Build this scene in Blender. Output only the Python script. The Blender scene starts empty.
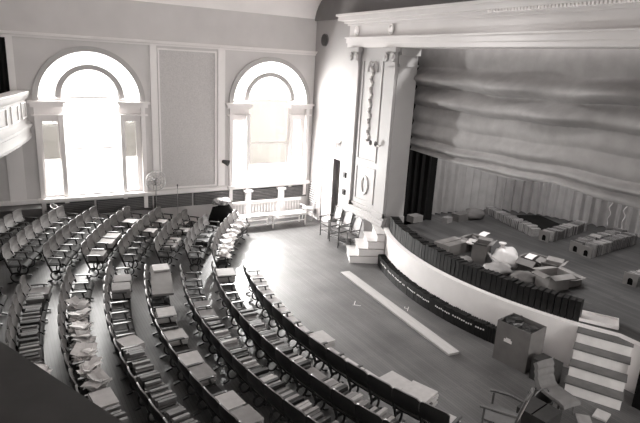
import bpy, bmesh, math, random
from mathutils import Vector, Matrix
random.seed(7)
PI = math.pi
S = bpy.context.scene
COL = S.collection

# ---------------------------------------------------------------- camera
H = 5.5
FPX = 535.23
YAW, PIT, ROL = math.radians(31.012), math.radians(15.208), math.radians(3.053)
cd = bpy.data.cameras.new('camera'); cam = bpy.data.objects.new('camera', cd); COL.objects.link(cam)
S.camera = cam
cd.sensor_fit = 'HORIZONTAL'; cd.sensor_width = 36.0; cd.lens = FPX / 640 * 36.0
cd.clip_start = 0.05; cd.clip_end = 200
fw = Vector((math.sin(YAW) * math.cos(PIT), math.cos(YAW) * math.cos(PIT), -math.sin(PIT)))
r0 = Vector((math.cos(YAW), -math.sin(YAW), 0)); u0 = r0.cross(fw)
rr = math.cos(ROL) * r0 + math.sin(ROL) * u0; uu = -math.sin(ROL) * r0 + math.cos(ROL) * u0
m3 = Matrix((rr, uu, -fw)).transposed()
cam.matrix_world = Matrix.Translation((0, 0, H)) @ m3.to_4x4()

def proj(p):
    d = Vector(p) - Vector((0, 0, H))
    z = d.dot(fw)
    if z < .05: return (-9999, -9999)
    return (320 + FPX * d.dot(rr) / z, 211.5 - FPX * d.dot(uu) / z)

# ---------------------------------------------------------------- world, light, exposure
W = bpy.data.worlds.new('world'); S.world = W; W.use_nodes = True
W.node_tree.nodes['Background'].inputs[0].default_value = (1.0, .98, .965, 1)
W.node_tree.nodes['Background'].inputs[1].default_value = 3.0
S.view_settings.view_transform = 'Standard'; S.view_settings.look = 'None'
S.view_settings.exposure = 0.22; S.view_settings.gamma = 1.0; S.view_settings.use_curve_mapping = False
S.cycles.use_denoising = True
S.cycles.max_bounces = 10; S.cycles.diffuse_bounces = 6
S.cycles.sample_clamp_indirect = 8; S.cycles.caustics_reflective = False; S.cycles.caustics_refractive = False

def area(name, loc, to, w, h, power, col=(1, .985, .975), spread=PI):
    l = bpy.data.lights.new(name, 'AREA'); l.shape = 'RECTANGLE'; l.size = w; l.size_y = h
    l.energy = power; l.color = col; l.spread = spread
    o = bpy.data.objects.new(name, l); COL.objects.link(o); o.location = loc
    o.rotation_euler = (Vector(to) - Vector(loc)).to_track_quat('-Z', 'Y').to_euler()
    return o
# daylight at the two arched windows of the far wall and at their twins in the wall behind the camera
area('daylight_window_left', (2.3, 18.3, 3.9), (2.3, 10, 1.9), 3.3, 5.0, 1200)
area('daylight_window_right', (8.1, 18.3, 3.9), (7.5, 10, 0.9), 3.3, 5.0, 2500)
area('daylight_near_window_rear', (2.3, -1.9, 3.4), (3.5, 10, 5.6), 3.0, 4.4, 130, spread=1.3)
area('daylight_near_window_front', (8.1, -1.9, 3.4), (10.0, 8, 3.0), 3.0, 4.4, 190, spread=1.8)
area('added_top_fill', (7.0, 8.5, 7.75), (8.4, 8.5, 0), 1.6, 1.6, 60, spread=2.0)  # added unseen top fill, there to shade the curtain tucks
# added unseen fill above the opening, brightens the stage and backdrop
area('added_stage_fill', (11.6, 8.5, 7.6), (12.6, 8.5, 0.9), 6.0, 0.4, 380)

# ---------------------------------------------------------------- materials
MATS = {}
def mat(name, g, rough=.6, spec=.4, var=.12, scale=6.0, bump=0.0, warm=1.02, metal=0.0, stretch=(1, 1, 1)):
    if name in MATS: return MATS[name]
    m = bpy.data.materials.new(name); m.use_nodes = True; nt = m.node_tree; b = nt.nodes['Principled BSDF']
    warm = 1 + (warm - 1) * .5; col = (g * warm, g * .972, g * .972 * (2 - warm))
    b.inputs['Roughness'].default_value = rough
    b.inputs['Specular IOR Level'].default_value = spec
    b.inputs['Metallic'].default_value = metal
    tc = nt.nodes.new('ShaderNodeTexCoord'); mp = nt.nodes.new('ShaderNodeMapping'); mp.inputs['Scale'].default_value = stretch
    no = nt.nodes.new('ShaderNodeTexNoise'); no.inputs['Scale'].default_value = scale; no.inputs['Detail'].default_value = 5
    rp = nt.nodes.new('ShaderNodeValToRGB')
    rp.color_ramp.elements[0].position = .3; rp.color_ramp.elements[1].position = .7
    rp.color_ramp.elements[0].color = tuple(c * (1 - var) for c in col) + (1,)
    rp.color_ramp.elements[1].color = tuple(min(1, c * (1 + var)) for c in col) + (1,)
    nt.links.new(tc.outputs['Object'], mp.inputs['Vector']); nt.links.new(mp.outputs[0], no.inputs['Vector'])
    nt.links.new(no.outputs['Fac'], rp.inputs[0]); nt.links.new(rp.outputs[0], b.inputs['Base Color'])
    if bump:
        bp = nt.nodes.new('ShaderNodeBump'); bp.inputs['Strength'].default_value = bump; bp.inputs['Distance'].default_value = .02
        nt.links.new(no.outputs['Fac'], bp.inputs['Height']); nt.links.new(bp.outputs[0], b.inputs['Normal'])
    MATS[name] = m; return m

def plank_mat(name, g, rough, width=.06, length=3.0, along='y', var=.25, spec=.5):
    m = bpy.data.materials.new(name); m.use_nodes = True; nt = m.node_tree; b = nt.nodes['Principled BSDF']
    tc = nt.nodes.new('ShaderNodeTexCoord'); mp = nt.nodes.new('ShaderNodeMapping')
    if along == 'y': mp.inputs['Rotation'].default_value = (0, 0, PI / 2)
    br = nt.nodes.new('ShaderNodeTexBrick')
    br.inputs['Scale'].default_value = 1.0; br.inputs['Brick Width'].default_value = length
    br.inputs['Row Height'].default_value = width; br.inputs['Mortar Size'].default_value = .0025; br.inputs['Bias'].default_value = -.1
    br.inputs['Color1'].default_value = (g * (1 + var), g * (1 + var) * .97, g * (1 + var) * .965, 1)
    br.inputs['Color2'].default_value = (g * (1 - var), g * (1 - var) * .97, g * (1 - var) * .965, 1)
    br.inputs['Mortar'].default_value = (g * .35, g * .35, g * .34, 1)
    no = nt.nodes.new('ShaderNodeTexNoise'); no.inputs['Scale'].default_value = 1.1; no.inputs['Detail'].default_value = 6
    mr = nt.nodes.new('ShaderNodeMapRange'); mr.inputs['From Min'].default_value = .3; mr.inputs['From Max'].default_value = .7
    mr.inputs['To Min'].default_value = .72; mr.inputs['To Max'].default_value = 1.25
    mx = nt.nodes.new('ShaderNodeMix'); mx.data_type = 'RGBA'; mx.blend_type = 'MULTIPLY'; mx.inputs[0].default_value = 1
    nt.links.new(tc.outputs['Object'], mp.inputs['Vector']); nt.links.new(mp.outputs[0], br.inputs['Vector'])
    nt.links.new(tc.outputs['Object'], no.inputs['Vector']); nt.links.new(no.outputs['Fac'], mr.inputs['Value'])
    nt.links.new(br.outputs['Color'], mx.inputs[6]); nt.links.new(mr.outputs[0], mx.inputs[7])
    nt.links.new(mx.outputs[2], b.inputs['Base Color'])
    b.inputs['Roughness'].default_value = rough; b.inputs['Specular IOR Level'].default_value = spec
    MATS[name] = m; return m

def glass_mat():
    m = bpy.data.materials.new('window_glass'); m.use_nodes = True; nt = m.node_tree
    nt.nodes.remove(nt.nodes['Principled BSDF'])
    out = nt.nodes['Material Output']; t = nt.nodes.new('ShaderNodeBsdfTransparent'); g = nt.nodes.new('ShaderNodeBsdfGlossy')
    g.inputs['Roughness'].default_value = .05; t.inputs[0].default_value = (.95, .95, .94, 1)
    mx = nt.nodes.new('ShaderNodeMixShader'); mx.inputs[0].default_value = .06
    nt.links.new(t.outputs[0], mx.inputs[1]); nt.links.new(g.outputs[0], mx.inputs[2]); nt.links.new(mx.outputs[0], out.inputs[0])
    return m

def blind_mat():
    m = bpy.data.materials.new('blind_cloth'); m.use_nodes = True; nt = m.node_tree
    nt.nodes.remove(nt.nodes['Principled BSDF'])
    out = nt.nodes['Material Output']; t = nt.nodes.new('ShaderNodeBsdfTranslucent'); d = nt.nodes.new('ShaderNodeBsdfDiffuse')
    t.inputs[0].default_value = (.30, .29, .28, 1); d.inputs[0].default_value = (.5, .49, .47, 1)
    mx = nt.nodes.new('ShaderNodeMixShader'); mx.inputs[0].default_value = .5
    nt.links.new(t.outputs[0], mx.inputs[1]); nt.links.new(d.outputs[0], mx.inputs[2]); nt.links.new(mx.outputs[0], out.inputs[0])
    return m

M_wallfar = mat('grey_plaster', .62, .8, .2, .05, 1.2)
M_cove = mat('cove_plaster', .9, .8, .2, .05, .8)
M_panel = mat('sand_panel', .54, .9, .2, .10, 30, .2)
M_trim = mat('painted_trim', .82, .6, .3, .03, 2)
M_arch = mat('arch_moulding', .44, .6, .3, .03, 2)
M_white = mat('white_plaster', .36, .6, .3, .03, 1.5)
M_whitepaint = mat('white_paint', .80, .45, .4, .03, 3)
M_floor = plank_mat('auditorium_boards', .10, .42, var=.13)
M_stage = plank_mat('stage_boards', .068, .5, .1, 4.0, 'y')
M_grille = mat('grille_louvre', .16, .5, .4, .1, 5)
M_darkwood = mat('dark_wood', .035, .5, .4, .2, 8)
M_seatwood = mat('seat_wood', .035, .7, .2, .25, 5, 0, 1.03, 0, (1, 1, 4))
M_seatback = mat('seat_back_wood', .17, .42, .45, .25, 4, 0, 1.03, 0, (1, 1, 4))
M_backrear = mat('seat_rear_black', .018, .5, .35, .2, 5)  # darker tone for the rear faces and side edges of the backrests
M_iron = mat('cast_iron', .02, .45, .5, .2, 10)
M_arm = mat('arm_wood', .05, .35, .6, .15, 6)
M_curtain = mat('stage_drape', .30, .85, .15, .08, 4)
M_backcurtain = mat('backdrop_drape', .45, .85, .15, .10, 3)
M_blackdrape = mat('black_drape', .012, .9, .1, .1, 4)
M_black = mat('black_void', .008, .9, .1, .1, 4)
M_volume = mat('black_binding', .006, .5, .35, .3, 20)
M_label = mat('paper_label', .75, .7, .2, .05, 20)
M_paper = mat('cream_paper', .48, .75, .2, .08, 9, .1, 1.02)
M_paper2 = mat('grey_paper', .28, .8, .2, .10, 9, .1, 1.02)
M_carton = mat('cardboard', .16, .8, .2, .08, 6, 0, 1.05)
M_carton2 = mat('pale_cardboard', .24, .8, .2, .08, 6, 0, 1.05)
M_bag = mat('white_plastic', .62, .35, .5, .05, 6, .3)
M_plank = mat('pale_plank', .42, .6, .3, .10, 5, 0, 1.02, 0, (8, .6, 1))
M_bentwood = mat('bentwood', .09, .4, .5, .2, 8)
M_stripe_dark = mat('tread_dark', .13, .6, .3, .15, 6)
M_stripe_light = mat('riser_light', .75, .6, .3, .08, 5)
M_uph = mat('slub_upholstery', .17, .7, .3, .12, 8, .2)
M_chrome = mat('chrome', .5, .3, .5, .05, 5, 0, 1, 1.0)
M_books = [mat('book_cover_%s' % n, g, .55, .4, .2, 15) for n, g in
           (('pale', .40), ('mid', .14), ('dark', .03), ('grey', .24), ('brown', .12))]
M_glass = glass_mat(); M_blind = blind_mat()

# ---------------------------------------------------------------- mesh helpers
class MB:
    def __init__(s): s.v = []; s.f = []; s.mi = []; s.cur = 0
    def add(s, vs, fs):
        n = len(s.v); s.v += [tuple(v) for v in vs]; s.f += [tuple(i + n for i in f) for f in fs]; s.mi += [s.cur] * len(fs); return s
    def box(s, x0, y0, z0, x1, y1, z1, mx=None):
        vs = [Vector((x, y, z)) for z in (z0, z1) for (x, y) in ((x0, y0), (x1, y0), (x1, y1), (x0, y1))]
        if mx is not None: vs = [mx @ v for v in vs]
        return s.add(vs, [(3, 2, 1, 0), (4, 5, 6, 7), (0, 1, 5, 4), (1, 2, 6, 5), (2, 3, 7, 6), (3, 0, 4, 7)])
    def cbox(s, c, d, mx=None):
        return s.box(c[0] - d[0] / 2, c[1] - d[1] / 2, c[2] - d[2] / 2, c[0] + d[0] / 2, c[1] + d[1] / 2, c[2] + d[2] / 2, mx)
    def tube(s, pts, r, n=8, closed=False):
        pts = [Vector(p) for p in pts]; L = len(pts)
        rs = r if isinstance(r, (list, tuple)) else [r] * L
        vs = []; fs = []; up = None
        for i, p in enumerate(pts):
            if closed: t = pts[(i + 1) % L] - pts[i - 1]
            else: t = pts[min(i + 1, L - 1)] - pts[max(i - 1, 0)]
            t.normalize()
            if up is None:
                up = Vector((0, 0, 1)) if abs(t.z) < .9 else Vector((1, 0, 0))
            a = t.cross(up); 
            if a.length < 1e-4: a = t.cross(Vector((0, 1, 0)))
            a.normalize(); b = a.cross(t); up = b
            for k in range(n):
                th = 2 * PI * k / n; vs.append(p + rs[i] * (math.cos(th) * a + math.sin(th) * b))
        m = L if closed else L - 1
        for i in range(m):
            for k in range(n):
                a0 = i * n + k; a1 = i * n + (k + 1) % n; b0 = ((i + 1) % L) * n + k; b1 = ((i + 1) % L) * n + (k + 1) % n
                fs.append((a0, a1, b1, b0))
        if not closed: fs.append(tuple(range(n))[::-1]); fs.append(tuple((L - 1) * n + k for k in range(n)))
        return s.add(vs, fs)
    def lathe(s, prof, c=(0, 0, 0), n=20, axis='z'):
        vs = []; fs = []
        for r, z in prof:
            for k in range(n):
                a = 2 * PI * k / n; x, y = r * math.cos(a), r * math.sin(a)
                p = (x, y, z) if axis == 'z' else ((z, x, y) if axis == 'x' else (x, z, y))
                vs.append((c[0] + p[0], c[1] + p[1], c[2] + p[2]))
        for i in range(len(prof) - 1):
            for k in range(n):
                fs.append((i * n + k, i * n + (k + 1) % n, (i + 1) * n + (k + 1) % n, (i + 1) * n + k))
        fs.append(tuple(range(n))[::-1]); fs.append(tuple((len(prof) - 1) * n + k for k in range(n)))
        return s.add(vs, fs)
    def sheet(s, fn, nu, nv, thick=None):
        """grid fn(i/nu, j/nv) -> point; thick = offset function giving the back side"""
        P = [[Vector(fn(i / nu, j / nv)) for j in range(nv + 1)] for i in range(nu + 1)]
        w = nv + 1; vs = [p for r_ in P for p in r_]; fs = []
        for i in range(nu):
            for j in range(nv): fs.append((i * w + j, (i + 1) * w + j, (i + 1) * w + j + 1, i * w + j + 1))
        if thick is not None:
            off = len(vs); t = Vector(thick)
            vs += [p + t for p in vs[:]]
            fs += [tuple(k + off for k in f[::-1]) for f in fs[:]]
            edge = [(i, 0) for i in range(nu)] + [(nu, j) for j in range(nv)] + [(i, nv) for i in range(nu, 0, -1)] + [(0, j) for j in range(nv, 0, -1)]
            for k in range(len(edge)):
                a = edge[k]; b = edge[(k + 1) % len(edge)]
                ia = a[0] * w + a[1]; ib = b[0] * w + b[1]
                fs.append((ib, ia, ia + off, ib + off))
        return s.add(vs, fs)
    def mesh(s, name, mats, smooth=False, bevel=0):
        me = bpy.data.meshes.new(name); me.from_pydata(s.v, [], s.f)
        for m in (mats if isinstance(mats, (list, tuple)) else [mats]): me.materials.append(m)
        me.polygons.foreach_set('material_index', s.mi)
        bm = bmesh.new(); bm.from_mesh(me)
        bmesh.ops.recalc_face_normals(bm, faces=bm.faces)
        if bevel: bmesh.ops.bevel(bm, geom=list(bm.edges), offset=bevel, segments=2, affect='EDGES', clamp_overlap=True)
        bm.to_mesh(me); bm.free()
        if smooth:
            me.polygons.foreach_set('use_smooth', [True] * len(me.polygons))
            me.set_sharp_from_angle(angle=math.radians(35))
        me.update(); return me
    def build(s, name, mats, parent=None, smooth=False, bevel=0):
        return link(name, s.mesh(name, mats, smooth, bevel), parent)

def link(name, me, parent=None):
    o = bpy.data.objects.new(name, me); COL.objects.link(o)
    if parent: o.parent = parent
    return o
def tag(o, label, cat, group=None):
    o['label'] = label; o['category'] = cat
    if group: o['group'] = group
    return o
def thing(name, label, cat, loc=(0, 0, 0), rz=0, group=None):
    o = bpy.data.objects.new(name, None); COL.objects.link(o); o.empty_display_size = .1
    o.location = loc; o.rotation_euler = (0, 0, rz); return tag(o, label, cat, group)
def struct(o): o['kind'] = 'structure'; return o
def dup(root, loc, rz, label, group=None):
    r = root.copy(); COL.objects.link(r); r.location = loc; r.rotation_euler = (0, 0, rz); r['label'] = label
    if group: r['group'] = group
    for ch in list(root.children):
        c = ch.copy(); COL.objects.link(c); c.parent = r
        for g in ch.children:
            d = g.copy(); COL.objects.link(d); d.parent = c
    return r

def plate(name, loops, depth):
    """filled 2-D outline with holes, in local xy, extruded +-depth/2 in z -> mesh"""
    cu = bpy.data.curves.new(name, 'CURVE'); cu.dimensions = '2D'; cu.fill_mode = 'BOTH'; cu.extrude = depth / 2
    for lp in loops:
        sp = cu.splines.new('POLY'); sp.points.add(len(lp) - 1)
        for i, (x, y) in enumerate(lp): sp.points[i].co = (x, y, 0, 1)
        sp.use_cyclic_u = True
    o = bpy.data.objects.new(name, cu); COL.objects.link(o)
    dg = bpy.context.evaluated_depsgraph_get(); me = bpy.data.meshes.new_from_object(o.evaluated_get(dg))
    bpy.data.objects.remove(o); bpy.data.curves.remove(cu)
    return me
def wallplate(name, loops, depth, mats, plane, pos, parent=None):
    """plane 'xz' (wall facing y) or 'yz' (wall facing x)"""
    me = plate(name, loops, depth)
    if plane == 'xz': mx = Matrix(((1, 0, 0, 0), (0, 0, -1, pos), (0, 1, 0, 0), (0, 0, 0, 1)))
    else: mx = Matrix(((0, 0, 1, pos), (1, 0, 0, 0), (0, 1, 0, 0), (0, 0, 0, 1)))
    me.transform(mx); me.materials.clear(); me.materials.append(mats)
    bm = bmesh.new(); bm.from_mesh(me); bmesh.ops.remove_doubles(bm, verts=bm.verts, dist=1e-5); bmesh.ops.recalc_face_normals(bm, faces=bm.faces); bm.to_mesh(me); bm.free()
    return link(name, me, parent)
def arc(cx, cy, r, a0, a1, n=24):
    return [(cx + r * math.cos(a0 + (a1 - a0) * i / n), cy + r * math.sin(a0 + (a1 - a0) * i / n)) for i in range(n + 1)]
def rect(x0, y0, x1, y1): return [(x0, y0), (x1, y0), (x1, y1), (x0, y1)]

# ================================================================ SETTING
CX, CY = 14.75, 8.5
ROWR = [None, 10.42, 11.15, 11.88, 12.66, 13.46, 14.24, 15.0, 15.76, 16.52]
def gz(x, y):
    r = math.hypot(x - CX, y - CY)
    return .12 * max(0, r - 12.6) if x < CX else 0
# floor, gently raked under the rear rows
fl = MB()
fl.sheet(lambda u, v: (-3.4 + u * 20.4, -1.0 + v * 18.4, gz(-3.4 + u * 20.4, -1.0 + v * 18.4)), 82, 74, (0, 0, -.15))
struct(fl.build('floor', M_floor, smooth=True))

WC = [2.3, 8.1]; WZ0, WZI = 1.34, 4.16
def outer_outline(c): return [(c - 1.5, WZ0), (c + 1.5, WZ0)] + arc(c, WZI, 1.5, 0, PI, 32)
YW = 17.2
for nm, yy, s in (('wall_far', YW + .14, 1), ('wall_near', -1.1, -1)):
    struct(wallplate(nm, [rect(-3.5, -.1, 11.0, 7.4)] + [outer_outline(c) for c in WC], .28, M_wallfar, 'xz', yy))

def fill_window(idx, c, y, s):
    """three-part window with a shared arched head; y = wall face, s = direction out of the room"""
    w = struct(bpy.data.objects.new('window_%d' % idx, None)); COL.objects.link(w)
    y0 = y + s * .14
    def ol(c, r, z): return arc(c, z, r, 0, PI, 32)
    inner = [(c - .77, WZ0), (c + .77, WZ0)] + arc(c, 4.28, .77, 0, PI, 28)
    lun_r = 1.42
    # lunette ring around the inner arch
    lun = arc(c, 4.2, 1.37, 0.02, PI - .02, 32) + arc(c, 4.2, .9, PI - .02, .02, 28)
    side_l = rect(c - 1.33, WZ0 + .05, c - .92, 3.56); side_r = rect(c + .84 + .0, WZ0 + .05, c + 1.27, 3.56)
    big = [(c - 1.52, WZ0 - .02), (c + 1.52, WZ0 - .02)] + arc(c, WZI, 1.52, 0, PI, 32)
    wallplate('window_frame', [big, inner, lun, side_l, side_r], .12, M_trim, 'xz', y0, w)
    # raised archivolt and inner arch bead
    wallplate('archivolt', [arc(c, WZI, 1.54, 0, PI, 32) + arc(c, WZI, 1.39, PI, 0, 32)], .12, M_arch, 'xz', y - s * .03, w)
    wallplate('inner_arch', [arc(c, 4.24, .95, 0, PI, 32) + arc(c, 4.24, .81, PI, 0, 32)], .1, M_arch, 'xz', y0 - s * .08, w)
    for sg in (-1, 1):
        b = MB(); xm = c + sg * 1.18
        b.cbox((xm, y - s * .05, 4.12), (.98, .26, .07)); b.cbox((xm, y - s * .02, 4.03), (.86, .2, .10)); b.cbox((xm, y - s * .03, 3.75), (.84, .16, .05))
        b.build('impost', M_trim, w)
        b = MB(); b.cbox((c + sg * 1.46, y - s * .02, 2.4), (.12, .14, 3.2)); b.cbox((c + sg * .84, y - s * .0, 2.45), (.12, .18, 2.6))
        b.build('pilaster', M_trim, w)
    b = MB(); b.cbox((c, y - s * .06, WZ0 - .05), (3.2, .3, .09)); b.build('window_sill', M_trim, w)
    g = MB(); g.cbox((c, y0 + s * .02, 3.5), (3.0, .012, 4.4)); g.build('pane', M_glass, w)
    m = MB()
    m.cbox((c, y0 + s * .03, 2.75), (1.5, .05, .05)); m.cbox((c, y0 + s * .03, 4.25), (1.5, .05, .05))
    m.build('sash_bar', M_trim, w)
    if s > 0:
        if idx == 1:
            for x0, x1 in ((c - 1.33, c - .92), (c + .84, c + 1.27)):
                b = MB(); b.box(x0, y0 + .03, 2.45, x1, y0 + .04, 3.56); b.build('roller_blind', M_blind, w)
        else:
            b = MB(); b.box(c - .77, y0 + .05, 2.0, c + .77, y0 + .06, 4.25); b.build('roller_blind', M_blind, w)
    return w
fill_window(1, WC[0], YW, 1); fill_window(2, WC[1], YW, 1)
fill_window(3, WC[0], -.96, -1); fill_window(4, WC[1], -.96, -1)

# mouldings and panels of the far wall
t = MB()
for (z, h, d) in ((5.84, .05, .06), (5.90, .05, .12), (5.95, .03, .17)): t.box(-3.4, YW - d, z, 9.8, YW + .01, z + h)
struct(t.build('trim_1', M_trim))
def pan(name, x0, x1, z0, z1):
    struct(wallplate(name, [rect(x0 - .05, z0 - .05, x1 + .05, z1 + .05), rect(x0, z0, x1, z1)], .07, M_trim, 'xz', YW - .02))
pan('trim_2', 4.3, 6.08, 1.42, 5.72)
b = MB(); b.box(4.3, YW - .012, 1.42, 6.08, YW + .01, 5.72); struct(b.build('trim_3', M_panel))
struct(wallplate('trim_4', [rect(.34, 4.3, 4.1, 5.72), [(.78, 4.3)] + [(3.82, 4.3)] + arc(2.3, WZI, 1.53, .09, PI - .09, 30)], .02, M_panel, 'xz', YW - .004)) if False else None
for x0, x1 in ((-.1, .45), (4.02, 4.2), (6.16, 6.46), (9.68, 9.78)):
    pass
t = MB()
for x0, x1 in ((4.02, 4.22), (6.18, 6.42)): t.box(x0, YW - .06, 1.36, x1, YW + .01, 5.84)
t.box(.0, YW - .05, .4, .42, YW + .01, 5.84)
t.box(-3.4, YW - .07, 1.2, 9.8, YW + .01, 1.32)
struct(t.build('trim_5', M_trim))
# louvred grille band below the sills
def louvres(name, x0, x1, lab):
    g = thing(name, lab, 'grille', ((x0 + x1) / 2, YW - .02, .74), 0, 'louvred heating grilles under the windows')
    w = (x1 - x0)
    f = MB(); f.box(-w / 2, -.03, 0, w / 2, 0, .42); f.build('grille_panel', M_darkwood, g)
    s = MB()
    for i in range(7):
        s.box(-w / 2 + .02, -.06, .03 + i * .055, w / 2 - .02, -.02, .062 + i * .055)
    s.build('slat_set', M_grille, g)
xs = [0.5, 2.25, 4.0, 5.3, 6.6, 7.25, 8.55, 9.7]
labs = ['louvred grille below the left arched window, left half', 'louvred grille below the left arched window, right half',
        'louvred grille below the tall wall panel, left half', 'louvred grille below the tall wall panel, right half',
        'short louvred grille left of the pedestal under the right window',
        'louvred grille behind the white bench, between the two pedestals', 'louvred grille right of the white bench, next to the corner']
for i in range(7): louvres('louvred_grille', xs[i] + .03, xs[i + 1] - .03, labs[i])
for x, l in ((7.25, 'left'), (8.55, 'right')):
    p = MB(); p.cbox((0, 0, .54), (.18, .2, 1.08)); p.cbox((0, 0, 1.13), (.3, .26, .08)); p.cbox((0, 0, .06), (.26, .24, .12))
    o = p.build('window_pedestal', M_whitepaint, bevel=.008); o.location = (x, YW - .14, 0)
    tag(o, 'white pedestal under the right window sill, %s one behind the bench' % l, 'pedestal', 'pedestals under the right window')
b = MB(); b.box(-3.4, YW - .05, 0, 9.8, YW + .01, .16); struct(b.build('baseboard_far', M_trim))

# cove + ceiling: curved section from both long walls
cv = MB()
def cove_fn(u, v):
    pts = [(YW + .02, 5.99)] + [(YW + .02 - 1.3 + 1.3 * math.cos(a * PI / 16), 6.9 + 1.0 * math.sin(a * PI / 16)) for a in range(9)]
    pts = pts + [(17.2 - .96 - y, z) for y, z in reversed(pts)]
    k = v * (len(pts) - 1); i = min(int(k), len(pts) - 2); f = k - i
    y = pts[i][0] * (1 - f) + pts[i + 1][0] * f; z = pts[i][1] * (1 - f) + pts[i + 1][1] * f
    return (-3.5 + 14.4 * u, y, z)
cv.sheet(cove_fn, 2, 19, (0, 0, .2)); struct(cv.build('ceiling', M_cove, smooth=True))
b = MB(); b.box(-3.7, -1.2, -.1, -3.45, 17.5, 8.2); struct(b.build('wall_rear', M_wallfar))
# dark rippled strip beside the corner above the balcony
d = MB(); d.sheet(lambda u, v: (-.35 + .6 * u, YW - .2 + .03 * math.sin(u * 30), 4.3 + 1.5 * v), 30, 2, (0, .01, 0))
tag(d.build('corner_dark_strip', M_blackdrape, smooth=True), 'narrow black strip above the balcony in the far left corner', 'curtain')

# side wall with the double door, up to the proscenium pier
XR = 9.8
dy0, dy1, dz = 15.02, 16.3, 2.45
struct(wallplate('wall_right', [[(14.3, -.1), (dy0, -.1), (dy0, dz), (dy1, dz), (dy1, -.1), (17.4, -.1), (17.4, 7.9), (14.3, 7.9)]], .2, M_white, 'yz', XR + .1))
struct(wallplate('wall_right_near', [rect(-1.1, -.1, 2.7, 7.9)], .2, M_white, 'yz', XR + .1))
D = struct(bpy.data.objects.new('door_1', None)); COL.objects.link(D)
f = MB()
f.box(XR - .06, dy0 - .16, 0, XR + .02, dy0, dz + .16); f.box(XR - .06, dy1, 0, XR + .02, dy1 + .16, dz + .16)
f.box(XR - .06, dy0, dz, XR + .02, dy1, dz + .16); f.box(XR - .12, dy0 - .22, dz + .16, XR + .02, dy1 + .22, dz + .24)
f.build('door_frame', M_whitepaint, D)
f = MB(); f.box(XR + .03, dy0 + .62, .01, XR + .07, dy1, dz); 
for z0, z1 in ((.2, 1.0), (1.15, 2.3)): f.box(XR + .02, dy0 + .75, z0, XR + .035, dy1 - .12, z1)
o = f.build('door_leaf', M_whitepaint, D, bevel=.004)
k = MB(); k.lathe([(.012, 0), (.012, .03), (.03, .04), (.035, .06), (.02, .08)], (0, 0, 0), 12, 'x'); k2 = k.build('door_handle', M_chrome, o, smooth=True); k2.location = (XR + .03, dy0 + .68, 1.0); k2.scale = (-1, 1, 1)
b = MB(); b.box(XR + .9, dy0 - .5, 0, XR + 1.0, dy1 + .5, 3.0); b.box(XR + .2, dy0 - .6, 0, XR + 1, dy0 - .5, 3.0); b.box(XR + .2, dy1 + .5, 0, XR + 1, dy1 + .6, 3.0); b.box(XR + .2, dy0 - .6, 2.9, XR + 1, dy1 + .6, 3.0)
struct(b.build('wall_passage', mat('passage_paint', .8, .8, .2, .1, 2)))
b = MB(); b.box(XR - .04, dy1 + .16, 0, XR + .01, YW, .16); b.box(XR - .04, 14.45, 0, XR + .01, dy0 - .16, .16); struct(b.build('baseboard_right', M_trim))
# round ventilator high on the side wall
V = thing('round_ventilator', 'round dark ventilator with a pale rim, high on the side wall near the corner', 'vent', (XR, 16.55, 6.36))
b = MB(); b.lathe([(.21, -.0), (.21, -.05), (.18, -.04), (.18, -.0)], n=28, axis='x'); b.build('rim', M_grille, V, smooth=True)
b = MB(); b.lathe([(.19, -.01), (.19, -.055)], n=28, axis='x'); b.build('grille', M_darkwood, V)
# grille on the side wall by the corner
g = thing('wall_grille', 'dark louvred grille on the side wall beside the corner', 'grille', (XR - .0, 16.85, .55))
b = MB(); b.box(-.03, -.28, 0, 0, .28, .72); b.build('grille_panel', M_whitepaint, g)
s = MB()
for i in range(8): s.box(-.05, -.25, .04 + i * .085, -.02, .25, .075 + i * .085)
s.build('slat_set', M_grille, g)
# little plaster bracket over the door
b = MB(); b.lathe([(.02, -.16), (.09, -.05), (.06, 0), (.15, .05), (.17, .09)], n=14); o = b.build('wall_bracket', M_trim, smooth=True); o.location = (XR - .14, 15.3, 2.95)
tag(o, 'small plaster bracket above the double door', 'bracket')

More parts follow.
